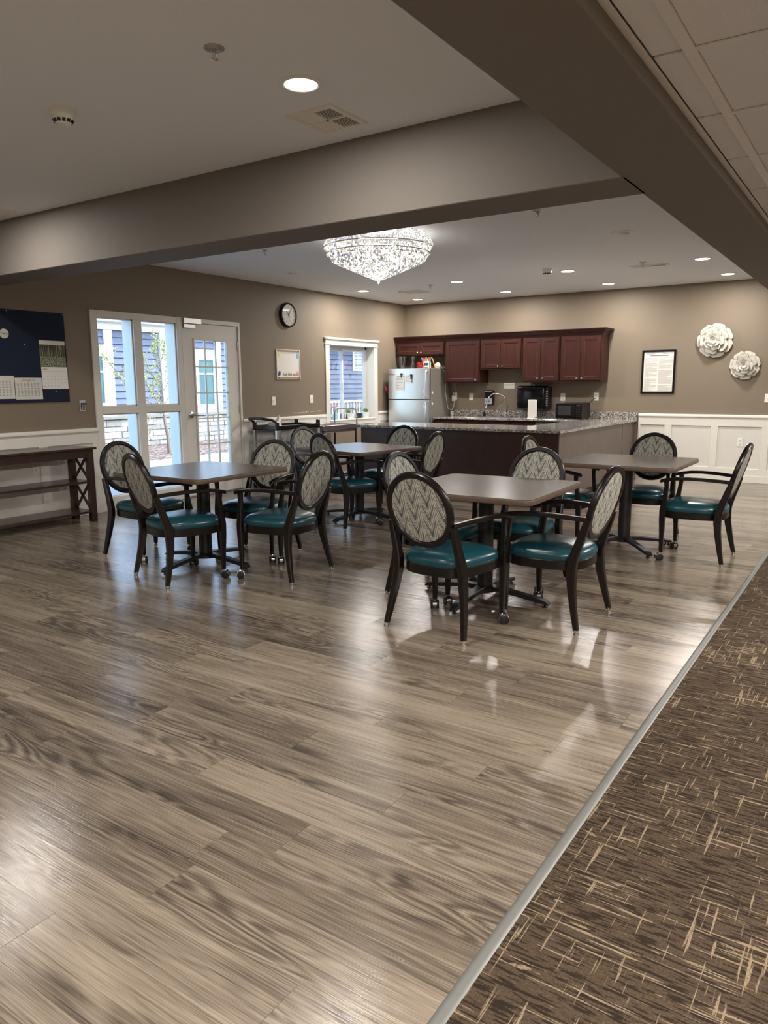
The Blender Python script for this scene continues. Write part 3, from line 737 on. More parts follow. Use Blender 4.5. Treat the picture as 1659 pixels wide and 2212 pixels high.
for x, z, lb in ((.372, 1.545, 'black clip magnet holding the tall note'), (.565, 1.525, 'black clip magnet holding the small square note')):
    c_ = thing('clip_magnet', lb, 'magnet', (x, -.72, z - .03), 'fridge clip magnets')
    MB().lathe([(0, 0), (.018, 0), (.018, .012), (0, .014)], 12, (x, -.718, z), 'y').build('knob', 'blackplastic', c_); B(x - .008, x + .008, -.732, -.719, z - .055, z).build('jaw', 'blackplastic', c_, bevel=.003)
MB().tube([(.58, -.725, 1.52), (.582, -.725, 1.40)], .004, 6).build('pen', 'ink', None); tag(bpy.data.objects['pen'], 'thin dark pen hanging beside the small note', 'pen')
# on top of the fridge
FT = 1.635
o = thing('glass_pitcher', 'tall clear glass pitcher at the left end of the fridge top', 'pitcher', (.21, -.42, FT))
MB().lathe([(.045, 0), (.052, .004), (.062, .10), (.075, .215), (.071, .215), (.058, .10), (.047, .010), (0, .010)], 20, (.21, -.42, FT)).build('body', 'clearglass', o, smooth=True)
MB().tube([(.21, -.36, FT + .18), (.21, -.32, FT + .17), (.21, -.315, FT + .10), (.21, -.355, FT + .06)], .007, 8).build('handle', 'clearglass', o, smooth=True)
tag(MB().lathe([(.058, 0), (.062, .012), (.05, .05), (.03, .10), (.028, .14), (.046, .205), (.043, .205), (.024, .14), (.026, .10), (.046, .05), (.05, .012), (0, .012)], 20, (.42, -.42, FT)).build('glass_vase', 'clearglass', smooth=True), 'clear glass vase with flared neck beside the red tin', 'vase')
MT['plaid'] = None
def m_plaid():
    t = NT('red plaid tin'); br_ = t.n('TexBrick'); ck = t.n('TexChecker'); ck.inputs['Scale'].default_value = 26; t.l(t.coords(), ck.inputs['Vector'])
    ck.inputs['Color1'].default_value = s2l((190, 40, 42)); ck.inputs['Color2'].default_value = s2l((120, 22, 28)); t.t.nodes.remove(br_); t.p(Base_Color=ck.outputs[0], Roughness=.4); return t.m
MT['plaid'] = m_plaid()
o = thing('red_tin', 'round red plaid tin on the fridge', 'tin', (.575, -.40, FT)); MB().lathe([(.075, 0), (.075, .085)], 24, (.575, -.40, FT)).build('body', 'plaid', o, smooth=True); MB().lathe([(.078, .082), (.078, .105), (0, .107)], 24, (.575, -.40, FT)).build('lid', 'plaid', o, smooth=True)
o = thing('marker_box', 'white box of colourful party straws leaning on the fridge top', 'box', (.72, -.45, FT))
MB().box(.67, .77, -.50, -.42, FT, FT + .115).build('carton', 'plate', o, bevel=.004); B(.685, .755, -.503, -.499, FT + .05, FT + .09).build('carton_print', 'violet', o); B(.68, .76, -.503, -.499, FT + .006, FT + .025).build('carton_print', 'leaf', o)
rn = random.Random(9); names_ = ['orange', 'pink', 'teal2', 'bluep', 'orange', 'pink', 'leaf', 'yellow', 'violet', 'orange', 'pink', 'teal2']
for k in range(12):
    x = .675 + .0075 * k; dx = (k - 7) * .009
    MB().tube([(x, -.46 + .02 * math.sin(k), FT + .02), (x + dx, -.47, FT + .165 + .03 * rn.random())], .008, 6).build('straw', names_[k], o)
for k in range(4):
    oo = MB().tube([(.80 + .014 * k, -.46 - .01 * k, FT + .185 - .012 * k), (.885 + .004 * k, -.47 - .01 * k, FT + .006)], .008, 6).build('straw', ['orange', 'yellow', 'teal2', 'orange'][k], o)
o = thing('round_speaker', 'white round speaker disc at the right end of the fridge top', 'speaker', (.845, -.30, FT))
MB().lathe([(0, 0), (.03, .0), (.046, .012), (.05, .03), (.046, .05), (.03, .062), (0, .064)], 24, (.845, -.30, FT + .048), 'y').build('shell', 'plate', o, smooth=True); B(.82, .87, -.34, -.29, FT, FT + .008).build('stand', 'plate', o)
tag(MB().tube([(.86, -.29, FT + .03), (.89, -.26, FT + .015), (.915, -.22, FT - .05), (.917, -.18, FT - .25), (.918, -.20, 1.25), (.919, -.10, .97), (.96, -.045, .94), (.99, -.03, 1.0), (1.0, -.022, 1.11)], .004, 6).build('charging_cord', 'plate', smooth=True), 'white charging cord hanging down the fridge side', 'cord')
tag(B(.955, 1.0, -.08, -.04, CT, CT + .075).build('small_gadget', 'plate', bevel=.005), 'small white gadget on the worktop beside the fridge', 'gadget')
o = thing('broom', 'dark handled broom with red grip leaning behind the fridge', 'broom', (.03, -.62, 0))
MB().tube([(.075, -.50, .12), (.055, -.70, 1.27)], .012, 8).build('handle', 'blackplastic', o); MB().tube([(.055, -.70, 1.27), (.052, -.72, 1.345)], .016, 8).build('grip', 'red', o); B(.04, .09, -.60, -.36, .0, .13).build('head', 'blackplastic', o)
# wall plates on the back wall
def outlet(fn, s, z, label, kind='outlet', wdt=.074, hgt=.118, d0=0.0):
    o = thing('wall_' + kind, label, kind, fn(s, d0, z - hgt / 2), 'wall plates')
    def bx(sa, sb, za, zb, da, db):
        p0 = fn(sa, da, za); p1 = fn(sb, db, zb); return B(p0[0], p1[0], p0[1], p1[1], p0[2], p1[2])
    bx(s - wdt / 2, s + wdt / 2, z - hgt / 2, z + hgt / 2, d0, d0 + .006).build('plate', 'plate', o, bevel=.0015)
    if kind == 'outlet':
        for dz in (-.026, .026):
            r = bx(s - .016, s + .016, z + dz - .017, z + dz + .017, d0 + .006, d0 + .0085).build('receptacle', 'plate', o, bevel=.001)
            for ds in (-.006, .006): bx(s + ds - .0015, s + ds + .0015, z + dz - .004, z + dz + .008, d0 + .0085, d0 + .009).build('slot', 'slot', r)
            bx(s - .003, s + .003, z + dz - .012, z + dz - .007, d0 + .0085, d0 + .009).build('slot', 'slot', r)
    else:
        bx(s - .006, s + .006, z - .012, z + .012, d0 + .006, d0 + .016).build('toggle', 'plate', o); bx(s - .002, s + .002, z + .03, z + .034, d0 + .006, d0 + .007).build('screw', 'steel', o)
    return o
outlet(fB, 1.0, 1.175, 'white outlet with a plugged in charger by the fridge'); B(.965, 1.015, -.05, -.009, 1.09, 1.19).build('charger', 'plate', None, bevel=.004); tag(bpy.data.objects['charger'], 'white charger block plugged in beside the fridge', 'charger')
outlet(fB, 1.31, 1.165, 'white switch plate left of the soap dispenser', 'switch'); outlet(fB, 2.911, 1.165, 'white outlet above the left of the microwave'); outlet(fB, 3.438, 1.174, 'white outlet with a black cord above the microwave')
outlet(fB, 5.487, .557, 'white outlet low on the wainscot behind the right chair', d0=.004); outlet(fB, 5.785, 1.164, 'white switch plate below the small metal flower', 'switch')
outlet(fL, -7.055, .572, 'white outlet low on the wainscot behind the console table', d0=.004); outlet(fL, -3.46, 1.161, 'white switch plate below the left edge of the whiteboard', 'switch'); outlet(fL, -2.626, 1.171, 'white switch plate beside the kitchen window', 'switch')
# soap dispenser
o = thing('soap_dispenser', 'black and grey wall soap dispenser behind the faucet', 'dispenser', (1.66, 0, 1.03))
BX(.095, 1.60, 1.745, 1.03, 1.275).build('housing', 'blackplastic', o, bevel=.012, seg=2); BX(.104, 1.606, 1.735, 1.045, 1.145, .09).build('front_cover', 'alu', o, bevel=.006); BX(.101, 1.615, 1.73, 1.155, 1.255, .09).build('window', 'glossblack', o, bevel=.004)
t_ = MB()
for k in range(5): t_.box(1.632 + k * .015, 1.643 + k * .015, -.1052, -.1038, 1.088, 1.102)
t_.build('logo', 'ink', o)
BX(.1015, 1.61, 1.735, 1.247, 1.256, .095).build('bezel', 'alu', o)
o = thing('notice_plate', 'small white printed notice plate above the sink', 'sign', (1.996, 0, 1.295)); BX(.006, 1.90, 2.09, 1.295, 1.388).build('plate', 'plate', o, bevel=.002)
t_ = MB(); rn = random.Random(2)
for r_ in range(4):
    xx = 1.912
    while xx < 2.07: L = rn.uniform(.006, .018); t_.box(xx, xx + L, -.0067, -.006, 1.306 + r_ * .02, 1.306 + r_ * .02 + .007); xx += L + .006
t_.build('printing', 'inkgrey', o, kind='stuff')
# towel dispenser
o = thing('towel_dispenser', 'glossy black paper towel dispenser on the wall behind the microwave', 'dispenser', (2.47, 0, .965))
BX(.22, 2.225, 2.69, .965, 1.345).build('cover', 'glossblack', o, bevel=.03, seg=3, smooth=True); BX(.17, 2.64, 2.735, .98, 1.33).build('end_housing', 'blackplastic', o, bevel=.015, seg=2)
for k in range(7): BX(.176, 2.70, 2.728, 1.03 + k * .035, 1.05 + k * .035, .168).build('vent_slot', 'steel', o)
MB().lathe([(0, 0), (.012, 0), (.012, .006), (0, .007)], 10, (2.47, -.10, 1.352), 'y').build('lock', 'steel', o)
# microwave
o = thing('microwave', 'black countertop microwave on the granite worktop', 'microwave', (3.2, -.33, CT))
B(2.985, 3.395, -.48, -.14, CT + .014, CT + .245).build('body', 'blackplastic', o, bevel=.006); d_ = B(2.988, 3.29, -.502, -.478, CT + .018, CT + .241).build('door', 'glossblack', o, bevel=.004)
MT['mwglass'] = plain('smoked microwave glass', (52, 52, 54), .08); B(3.03, 3.225, -.5045, -.501, CT + .06, CT + .205).build('window', 'mwglass', d_)
p_ = B(3.293, 3.394, -.502, -.478, CT + .018, CT + .241).build('control_panel', 'glossblack', o, bevel=.004); B(3.31, 3.375, -.504, -.501, CT + .195, CT + .22).build('display', 'mwglass', p_)
for r_ in range(6):
    for c in range(3): B(3.310 + c * .025, 3.322 + c * .025, -.5035, -.501, CT + .047 + r_ * .024, CT + .053 + r_ * .024).build('key', 'mwglass', p_)
for x_ in (3.01, 3.37):
    for y_ in (-.46, -.17): MB().lathe([(.012, 0), (.012, .016)], 8, (x_, y_, CT)).build('foot', 'rubber', o)
tag(MB().tube([(3.37, -.139, CT + .22), (3.40, -.10, CT + .265), (3.43, -.05, 1.15), (3.438, -.012, 1.15)], .006, 6).build('power_cord', 'blackplastic', smooth=True), 'black microwave power cord reaching up to the outlet', 'cord')
o = thing('cup_dispenser', 'tall white upright holder on the worktop left of the microwave', 'holder', (2.61, -.5, CT)); B(2.555, 2.68, -.56, -.44, CT, CT + .012).build('base', 'plate', o, bevel=.002); B(2.56, 2.665, -.55, -.45, CT + .012, CT + .29).build('box', 'papergrey', o, bevel=.006); B(2.666, 2.675, -.54, -.46, CT + .03, CT + .285).build('side_flap', 'plate', o)
# sink and faucet
o = thing('sink', 'stainless sink bowl set into the back worktop', 'sink', (1.9, -.32, CT - .03)); q = MB(); q.box(1.60, 1.625, -.52, -.14, CT + .0, CT + .005).box(2.175, 2.2, -.52, -.14, CT, CT + .005).box(1.6, 2.2, -.54, -.52, CT, CT + .005).box(1.6, 2.2, -.14, -.12, CT, CT + .005); q.build('rim', 'steel', o); B(1.625, 2.175, -.52, -.14, CT + .0004, CT + .001).build('bowl', 'steel', o)
o = thing('faucet', 'chrome gooseneck pull down kitchen faucet', 'faucet', (1.99, -.10, CT))
fx, fy = 1.985, -.10
MB().lathe([(.026, 0), (.026, .008), (.02, .012), (.018, .10), (.013, .12)], 16, (fx, fy, CT)).build('body', 'chrome', o, smooth=True)
pts = [(fx, fy, CT + .10), (fx, fy, CT + .26)] + [(fx - .11 + .11 * math.cos(a), fy - .10 + .10 * math.cos(a), CT + .27 + .11 * math.sin(a)) for a in [R(8 + 16 * k) for k in range(10)]]
pts += [(fx - .228, fy - .205, CT + .235)]
MB().tube(pts, .011, 10).build('spout', 'chrome', o, smooth=True); MB().tube([pts[-1], (fx - .236, fy - .213, CT + .19), (fx - .243, fy - .22, CT + .145)], [.012, .016, .019], 12).build('spray_head', 'chrome', o, smooth=True)
hh = MB().tube([(fx, fy, CT + .05), (fx + .05, fy, CT + .075)], .013, 10).build('valve', 'chrome', o, smooth=True); MB().tube([(fx + .048, fy, CT + .075), (fx + .062, fy, CT + .11), (fx + .056, fy - .01, CT + .185)], [.009, .006, .007], 8).build('lever', 'chrome', hh, smooth=True)
tag(MB().lathe([(.028, 0), (.028, .05), (.012, .062), (.012, .08), (0, .082)], 14, (1.60, -.09, CT)).build('sink_strainer', 'blackplastic', smooth=True), 'small dark stopper standing left of the faucet', 'stopper')
# framed document
o = thing('framed_document', 'black framed printed document on the taupe wall', 'picture', (4.335, 0, 1.224))
x0, x1, z0, z1 = 4.098, 4.57, 1.224, 1.845; e = .028; q = MB()
q.box(x0, x0 + e, -.022, -.001, z0, z1).box(x1 - e, x1, -.022, -.001, z0, z1).box(x0 + e, x1 - e, -.022, -.001, z0, z0 + e).box(x0 + e, x1 - e, -.022, -.001, z1 - e, z1); q.build('frame', 'frameblack', o, bevel=.004)
B(x0 + e, x1 - e, -.009, -.001, z0 + e, z1 - e).build('document', 'paper', o)
t_ = MB(); rn = random.Random(11)
for (cx0, cx1) in ((x0 + .045, 4.318), (4.337, x1 - .042)):
    zz = z1 - .115
    while zz > z0 + .04:
        end = cx1 if rn.random() < .75 else cx0 + (cx1 - cx0) * rn.uniform(.3, .9); t_.box(cx0, end, -.0096, -.009, zz, zz + .0045); zz -= .0085
        if rn.random() < .07: zz -= .012
t_.build('print_columns', 'inkfine', o, kind='stuff')
t_ = MB(); t_.box(4.215, 4.47, -.0097, -.009, z1 - .085, z1 - .077).box(4.15, 4.28, -.0097, -.009, z1 - .055, z1 - .049).box(4.38, 4.52, -.0097, -.009, z1 - .052, z1 - .048); t_.build('heading', 'ink', o)
# metal flowers
def petal(r, wd, base_r, ang, tilt, z0, cup):
    m = MB(); N, Mm = 11, 9; grid = []; TL = (0, .12, .25, .38, .5, .62, .73, .83, .91, .965, 1.0); SL = (-1, -.93, -.62, -.3, 0, .3, .62, .93, 1)
    for i in range(N):
        t = TL[i]; L = r - base_r
        halfw = wd * (max(0.0, 1 - abs((t - .60) / .60) ** 2.6) ** .5 if t < .6 else max(0.0, 1 - ((t - .6) / .41) ** 2.8) ** .42) + .003
        row = []
        for j in range(Mm):
            s = SL[j]; x = s * halfw
            rr = base_r + L * t + (.035 * r if (i == N - 1 and j == Mm // 2) else 0) - (.02 * r * math.cos(s * 6.0) if i == N - 1 else 0)
            h = z0 + math.tan(tilt) * L * t ** 1.3 + cup * s * s * t - .06 * r * max(0.0, t - .75) / .25 * .5
            ca, sa = math.cos(ang), math.sin(ang); row.append((rr * ca - x * sa, h, rr * sa + x * ca))
        grid.append(row)
    for dz in (0, .006):
        for row in grid:
            for p in row: m.v.append((p[0], -(p[1] + dz), p[2]))
    K = N * Mm
    for i in range(N - 1):
        for j in range(Mm - 1):
            a = i * Mm + j; m.f.append((a, a + 1, a + Mm + 1, a + Mm)); m.f.append((K + a, K + a + Mm, K + a + Mm + 1, K + a + 1))
    bnd = [(0, j) for j in range(Mm)] + [(i, Mm - 1) for i in range(1, N)] + [(N - 1, j) for j in range(Mm - 2, -1, -1)] + [(i, 0) for i in range(N - 2, 0, -1)]
    for k in range(len(bnd)):
        a = bnd[k][0] * Mm + bnd[k][1]; b = bnd[(k + 1) % len(bnd)]; b = b[0] * Mm + b[1]; m.f.append((a, b, K + b, K + a))
    return m
NB = 2 * (11 + 9) - 4
def flower(label, cx_, cz_, S, rot):
    o = thing('metal_flower', label, 'wall art', (cx_, 0, cz_ - S), 'white metal wall flowers')
    for li, (n, r, wd, br_, tilt, z0, cup) in enumerate(((7, .97, .385, .2, .10, .015, .0), (5, .77, .34, .15, .22, .045, .0), (5, .56, .25, .10, .30, .080, .0), (5, .37, .165, .06, .45, .115, .0), (4, .2, .10, .03, .7, .14, .0))):
        for k in range(n):
            a = rot + 2 * math.pi * k / n + li * .55
            q = petal(r * S, wd * S, br_ * S, a, tilt, z0 * S / .24, cup * S); q.v = [(x + cx_, y, z_ + cz_) for x, y, z_ in q.v]
            q.v = [(x, y - .004 * (k % 2), z_) for x, y, z_ in q.v]; pe = q.build('petal', 'white', o, smooth=True)
            pe.data.materials.append(MT['petaledge'])
            for kk, pl in enumerate(pe.data.polygons):
                c_ = kk // 2
                if kk >= len(pe.data.polygons) - NB or c_ // 8 >= 9 or c_ % 8 in (0, 7): pl.material_index = 1
    for k in range(6):
        a = k * 1.05; x = cx_ + .06 * S * math.cos(a); z_ = cz_ + .06 * S * math.sin(a)
        MB().tube([(x, -.05, z_), (x + .02 * S * math.cos(a), -.12 * S / .24, z_ + .02 * S * math.sin(a))], [.003, .006], 6).build('stamen', 'white', o)
    MB().lathe([(0, 0), (.02, 0), (.02, .05), (0, .05)], 10, (cx_, 0, cz_), 'y').build('hub', 'white', o)
flower('large white metal flower on the wall above the small one', 5.075, 1.95, .243, R(78)); flower('small white metal flower lower right of the large one', 5.475, 1.607, .20, R(70))

# ================================================================== LEFT WALL THINGS
o = thing('wall_clock', 'round black rimmed wall clock above the whiteboard', 'clock', (0, -3.128, 2.185))
cy_, cz_ = -3.128, 2.347
MB().lathe([(0, 0), (.168, 0), (.172, .02), (.165, .042), (.152, .048), (.147, .044), (.147, .027), (0, .027)], 40, (0, cy_, cz_), 'x').build('rim', 'frameblack', o, smooth=True)
fc = MB().lathe([(0, .030), (.146, .030), (.146, .033), (0, .0335)], 40, (0, cy_, cz_), 'x').build('face', 'plate', o)
t_ = MB()
for h in range(1, 13):
    a = R(90 - 30 * h); text(t_, str(h), .040, lambda u, v, a=a: (.0342, cy_ + .118 * math.cos(a) + u, cz_ + .118 * math.sin(a) + v - .013))
t_.build('numerals', 'ink', fc)
def hand(ang, L, wd, nm, x):
    a = R(90 - ang); d = Vector((0, math.cos(a), math.sin(a))); n_ = Vector((0, -math.sin(a), math.cos(a))); c = Vector((x, cy_, cz_)); q = MB()
    r0 = [c - d * .02 + n_ * wd, c - d * .02 - n_ * wd, c + d * L - n_ * wd * .5, c + d * L + n_ * wd * .5]
    q.rings([[p for p in r0], [p + Vector((.001, 0, 0)) for p in r0]]).build(nm, 'ink', o)
hand(318, .078, .005, 'hour_hand', .0352); hand(33, .115, .004, 'minute_hand', .0366); hand(158, .12, .0012, 'second_hand', .038)
MB().lathe([(.001, .0455), (.05, .0475), (.10, .0465), (.146, .044)], 40, (0, cy_, cz_), 'x').build('cover_glass', 'clockglass', o)
# whiteboard
o = thing('whiteboard', 'small whiteboard with drawn egg corners and wooden strips', 'whiteboard', (0, -3.14, 1.456))
BY(.012, -3.392, -2.886, 1.458, 1.872, .001).build('board', 'plate', o, bevel=.002)
for z in (1.468, 1.845): BY(.018, -3.36, -2.905, z, z + .022, .011).build('wood_strip', 'oak', o)
for y_ in (-3.392, -2.903): BY(.0195, y_, y_ + .017, 1.457, 1.873, .011).build('side_edge', 'plate', o, bevel=.002)
for y_ in (-3.355, -2.92):
    for z in (1.479, 1.856): MB().lathe([(0, .018), (.007, .018), (.007, .021), (0, .021)], 8, (0, y_, z), 'x').build('screw', 'ink', o)
def egg(cy0, cz0, mat_, rot):
    q = MB(); pts = []
    for k in range(16):
        a = 2 * math.pi * k / 16; yy, zz_ = .026 * math.cos(a) * (1 - .2 * math.sin(a)), .040 * math.sin(a); pts.append((cy0 + yy * math.cos(rot) - zz_ * math.sin(rot), cz0 + yy * math.sin(rot) + zz_ * math.cos(rot)))
    q.rings([[(.0121, a, b) for a, b in pts], [(.0128, a, b) for a, b in pts]]).build('drawn_egg', mat_, o)
egg(-3.345, 1.80, 'yellow', .1); egg(-2.945, 1.79, 'skyblue', -.1); egg(-3.335, 1.54, 'violet', -.3); egg(-2.94, 1.535, 'rose', .4)
t_ = MB()
for k in range(5): t_.tube([(.0125, -3.30 + .063 * k + .063 * i / 6, 1.835 - .018 * math.sin(math.pi * i / 6)) for i in range(7)], .0015, 4)
t_.build('drawn_garland', 'inkgrey', o)
t_ = MB(); rn = random.Random(6); yy = -3.26
for k in range(9):
    t_.tube([(.0126, yy, 1.508 + rn.uniform(-.01, .01)), (.0126, yy + .01, 1.545 + rn.uniform(-.01, .01)), (.0126, yy + .018, 1.51), (.0126, yy + .026, 1.53)], .0022, 4); yy += .031 + (.012 if k in (2, 5) else 0)
t_.build('handwriting', 'ink', o)
# bulletin board and papers
o = thing('bulletin_board', 'navy felt bulletin board on the left wall', 'board', (0, -7.6, 1.22)); BY(.020, -7.62, -6.618, 1.222, 2.116, .001).build('felt_panel', 'navy', o, bevel=.002); BY(.020, -8.62, -7.622, 1.222, 2.116, .001).build('felt_panel', 'navy', o, bevel=.002)
for y_, z in ((-6.63, 2.10), (-7.22, 2.10), (-6.77, 1.33), (-7.07, 1.79)): MB().lathe([(0, .02), (.005, .02), (.004, .026), (0, .027)], 8, (0, y_, z), 'x').build('push_pin', 'plate', o)
o = thing('wall_calendar', 'open wall calendar with a forest photo on the navy board', 'calendar', (.02, -6.775, 1.353))
ya, yb = -6.915, -6.633
BY(.0225, ya, yb, 1.795, 1.836, .0205).build('header_strip', 'paper', o)
ph = BY(.0224, ya, yb, 1.575, 1.797, .0205).build('photo', 'forest', o)
ph2 = BY(.0226, ya + .004, yb + .008, 1.353, 1.573, .0205).build('month_page', 'paper', o)
t_ = MB(); text(t_, 'APRIL', .022, lambda u, v: (.0229, ya + .045 + u, 1.543 + v))
for n_ in range(1, 31):
    c = (n_ + 2) % 7; r_ = (n_ + 2) // 7; text(t_, str(n_), .014, lambda u, v, c=c, r_=r_: (.0229, ya + .026 + c * .039 + u, 1.512 - r_ * .034 + v))
t_.build('dates', 'ink', ph2); BY(.0229, ya + .012, yb, 1.530, 1.5315, .0226).build('rule', 'inkgrey', ph2)
def menu(label, y0, y1, z0, z1, seed, title):
    o = thing('posted_sheet', label, 'paper', (.02, (y0 + y1) / 2, z0)); BY(.0222, y0, y1, z0, z1, .0205).build('sheet', 'papergrey', o); rn = random.Random(seed); t_ = MB()
    for r_ in range(6):
        for c in range(7):
            for l_ in range(2):
                L = rn.uniform(.012, .024); yc = y0 + .03 + c * (y1 - y0 - .05) / 6.6; zc = z1 - .058 - r_ * (z1 - z0 - .075) / 6 - l_ * .009; t_.box(.0222, .0226, yc - L / 2, yc + L / 2, zc, zc + .004)
    t_.build('print', 'inkgrey', o, kind='stuff')
    if title:
        t_ = MB(); text(t_, "Happy Mother's Day", .016, lambda u, v: (.0227, (y0 + y1) / 2 + u, z1 - .026 + v)); text(t_, 'Menu', .012, lambda u, v: (.0227, (y0 + y1) / 2 + u, z1 - .04 + v)); t_.build('heading', 'ink', o)
menu('white menu sheet pinned between the calendar and the cut off sheet', -7.2, -6.918, 1.253, 1.465, 1, True); menu('grey printed sheet at the left picture edge of the board', -7.49, -7.207, 1.262, 1.484, 2, False)
o = thing('paper_rosette', 'pleated paper rosette pinned on the navy board', 'rosette', (.02, -7.268, 1.84))
for k in range(18):
    a0_, a1_, a2_ = [R(20 * (k + d)) for d in (0, .5, 1)]; q = MB(); P = lambda a, r, d: (.021 + d, -7.268 + r * math.cos(a), 1.882 + r * math.sin(a))
    q.rings([[P(a0_, .004, .0), P(a0_, .046, .0), P(a1_, .046, .012), P(a1_, .004, .006)], [P(a0_, .004, .001), P(a0_, .046, .001), P(a1_, .046, .013), P(a1_, .004, .007)]])
    q.rings([[P(a1_, .004, .006), P(a1_, .046, .012), P(a2_, .046, .0), P(a2_, .004, .0)], [P(a1_, .004, .007), P(a1_, .046, .013), P(a2_, .046, .001), P(a2_, .004, .001)]]); q.build('pleat', 'papergrey', o)
o = thing('keypad', 'small steel door keypad with black buttons panel', 'keypad', (0, -6.464, 1.117)); BY(.010, -6.50, -6.43, 1.117, 1.231).build('plate', 'alu', o, bevel=.002); pd = BY(.02, -6.488, -6.436, 1.132, 1.205, .009).build('pad', 'blackplastic', o, bevel=.002)
for r_ in range(4):
    for c in range(3): BY(.023, -6.482 + c * .0155, -6.4745 + c * .0155, 1.142 + r_ * .016, 1.149 + r_ * .016, .019).build('button', 'plate', pd)
# scuffed paint line
sc = MB(); rn = random.Random(8); yy = -3.05
while yy < -2.40: L = rn.uniform(.01, .06); sc.box(.0005, .0014, yy, yy + L, .975 + (yy + 3.05) * .02, .975 + (yy + 3.05) * .02 + rn.uniform(.004, .010)); yy += L + rn.uniform(.004, .035)
sc.build('paint_scuff', 'plate', wl, kind='stuff')
# console table
o = thing('console_table', 'dark walnut console table with cross braced ends along the left wall', 'table', (.24, -7.3, 0))
cy0, cy1, cx0, cx1 = -8.0, -6.665, .05, .42; CH = .765
B(cx0 - .02, cx1 + .02, cy0 - .03, cy1 + .03, CH - .022, CH).build('top', 'walnut', o, bevel=.003)
for x in (cx0, cx1 - .06):
    for y_ in (cy0, cy1 - .06): B(x, x + .06, y_, y_ + .06, 0, CH - .022).build('leg', 'walnut', o, bevel=.002)
for x in (cx0 + .005, cx1 - .025): B(x, x + .02, cy0 + .06, cy1 - .06, CH - .102, CH - .022).build('apron', 'walnut', o)
for y_ in (cy0 + .01, cy1 - .03): B(cx0 + .06, cx1 - .06, y_, y_ + .02, CH - .075, CH - .022).build('apron', 'walnut', o)
for z in (.40, .09): B(cx0 + .01, cx1 - .01, cy0 + .02, cy1 - .02, z, z + .022).build('shelf', 'walnut', o, bevel=.002)
for y_ in (cy0 + .02, cy1 - .04):
    for z0, z1 in ((.115, .395), (.425, .69)):
        for d in (1, -1):
            xa, xb = (cx0 + .06, cx1 - .06) if d > 0 else (cx1 - .06, cx0 + .06); MB().sweep([(xa, y_ + .01, z0), (xb, y_ + .01, z1)], (.008, .014), (0, 1, 0)).build('cross_brace', 'walnut', o)
# black utility cart
o = thing('utility_cart', 'black utility cart with aluminium posts by the wall', 'cart', (.3, -3.53, 0))
X0, X1, Y0, Y1 = .06, .50, -3.96, -3.06
for x in (X0 + .02, X1 - .02):
    for y_ in (Y0 + .02, Y1 - .02):
        p_ = B(x - .018, x + .018, y_ - .022, y_ + .022, .13, .80).build('post', 'alu', o, bevel=.006); B(x - .022, x + .022, y_ - .026, y_ + .026, .78, .90).build('post_cap', 'blackplastic', p_, bevel=.008)
        c_ = MB().lathe([(.05, -.012), (.05, .012)], 16, (x, y_, .05), 'x').build('caster', 'rubber', o, smooth=True); B(x - .02, x + .02, y_ - .015, y_ + .015, .05, .14).build('caster_fork', 'steel', c_)
for z in (.16, .46, .79):
    q = MB(); q.box(X0, X1, Y0, Y1, z, z + .012).box(X0, X0 + .02, Y0, Y1, z, z + .06).box(X1 - .02, X1, Y0, Y1, z, z + .06).box(X0, X1, Y0, Y0 + .02, z, z + .06).box(X0, X1, Y1 - .02, Y1, z, z + .06); q.build('tray', 'blackplastic', o, bevel=.004)
MB().tube([(X1 - .02, Y0 + .02, .89), (X1 - .04, Y0 - .06, .93), (X1 - .12, Y0 - .14, .945), (X0 + .1, Y0 - .14, .945), (X0 + .04, Y0 - .1, .935), (X0 + .02, Y0 + .02, .89)], .018, 10).build('push_handle', 'blackplastic', o, smooth=True)
tag(MB().lathe([(.0, 0), (.07, 0), (.10, .03), (.085, .07), (.05, .09), (0, .09)], 14, (.24, -3.72, .803)).build('paper_bundle', 'papergrey', smooth=False), 'crumpled white paper bundle on the black cart', 'paper')
tag(MB().rings([[(.2, -3.66, .90), (.26, -3.66, .89), (.26, -3.60, .89), (.2, -3.6, .9)], [(.22, -3.60, .975), (.225, -3.60, .975), (.225, -3.595, .975), (.22, -3.595, .975)]]).build('paper_cone', 'paper'), 'folded white paper peak sticking up from the cart bundle', 'paper')
tag(B(.12, .44, -3.62, -3.20, .475, .59).build('blue_tub', 'blueb', bevel=.015), 'blue plastic tub on the middle cart shelf', 'tub'); tag(B(.12, .44, -3.66, -3.18, .175, .40).build('green_crate', 'greenb', bevel=.01), 'dark green crate on the low cart shelf', 'crate')
# stainless serving cart
o = thing('steel_cart', 'stainless serving cart with arched push handle below the kitchen window', 'cart', (.28, -2.6, 0))
X0, X1, Y0, Y1 = .06, .52, -3.02, -2.16
q = MB(); q.box(X0, X1, Y0, Y1, .762, .770).box(X0, X0 + .012, Y0, Y1, .77, .80).box(X1 - .012, X1, Y0, Y1, .735, .80).box(X0, X1, Y0, Y0 + .012, .735, .80).box(X0, X1, Y1 - .012, Y1, .735, .80); q.build('tray', 'steel', o, bevel=.003)
B(X0 + .03, X1 - .03, Y0 + .03, Y1 - .03, .69, .735).build('under_tray', 'steel', o, bevel=.01)
for x in (X0 + .03, X1 - .03):
    for y_ in (Y0 + .04, Y1 - .03): MB().tube([(x, y_, .08), (x, y_, .76)], .014, 8).build('leg', 'iron', o); MB().lathe([(.04, -.01), (.04, .01)], 14, (x, y_, .04), 'x').build('caster', 'rubber', o)
B(X0, X1, Y0, Y1, .25, .262).build('shelf', 'steel', o)
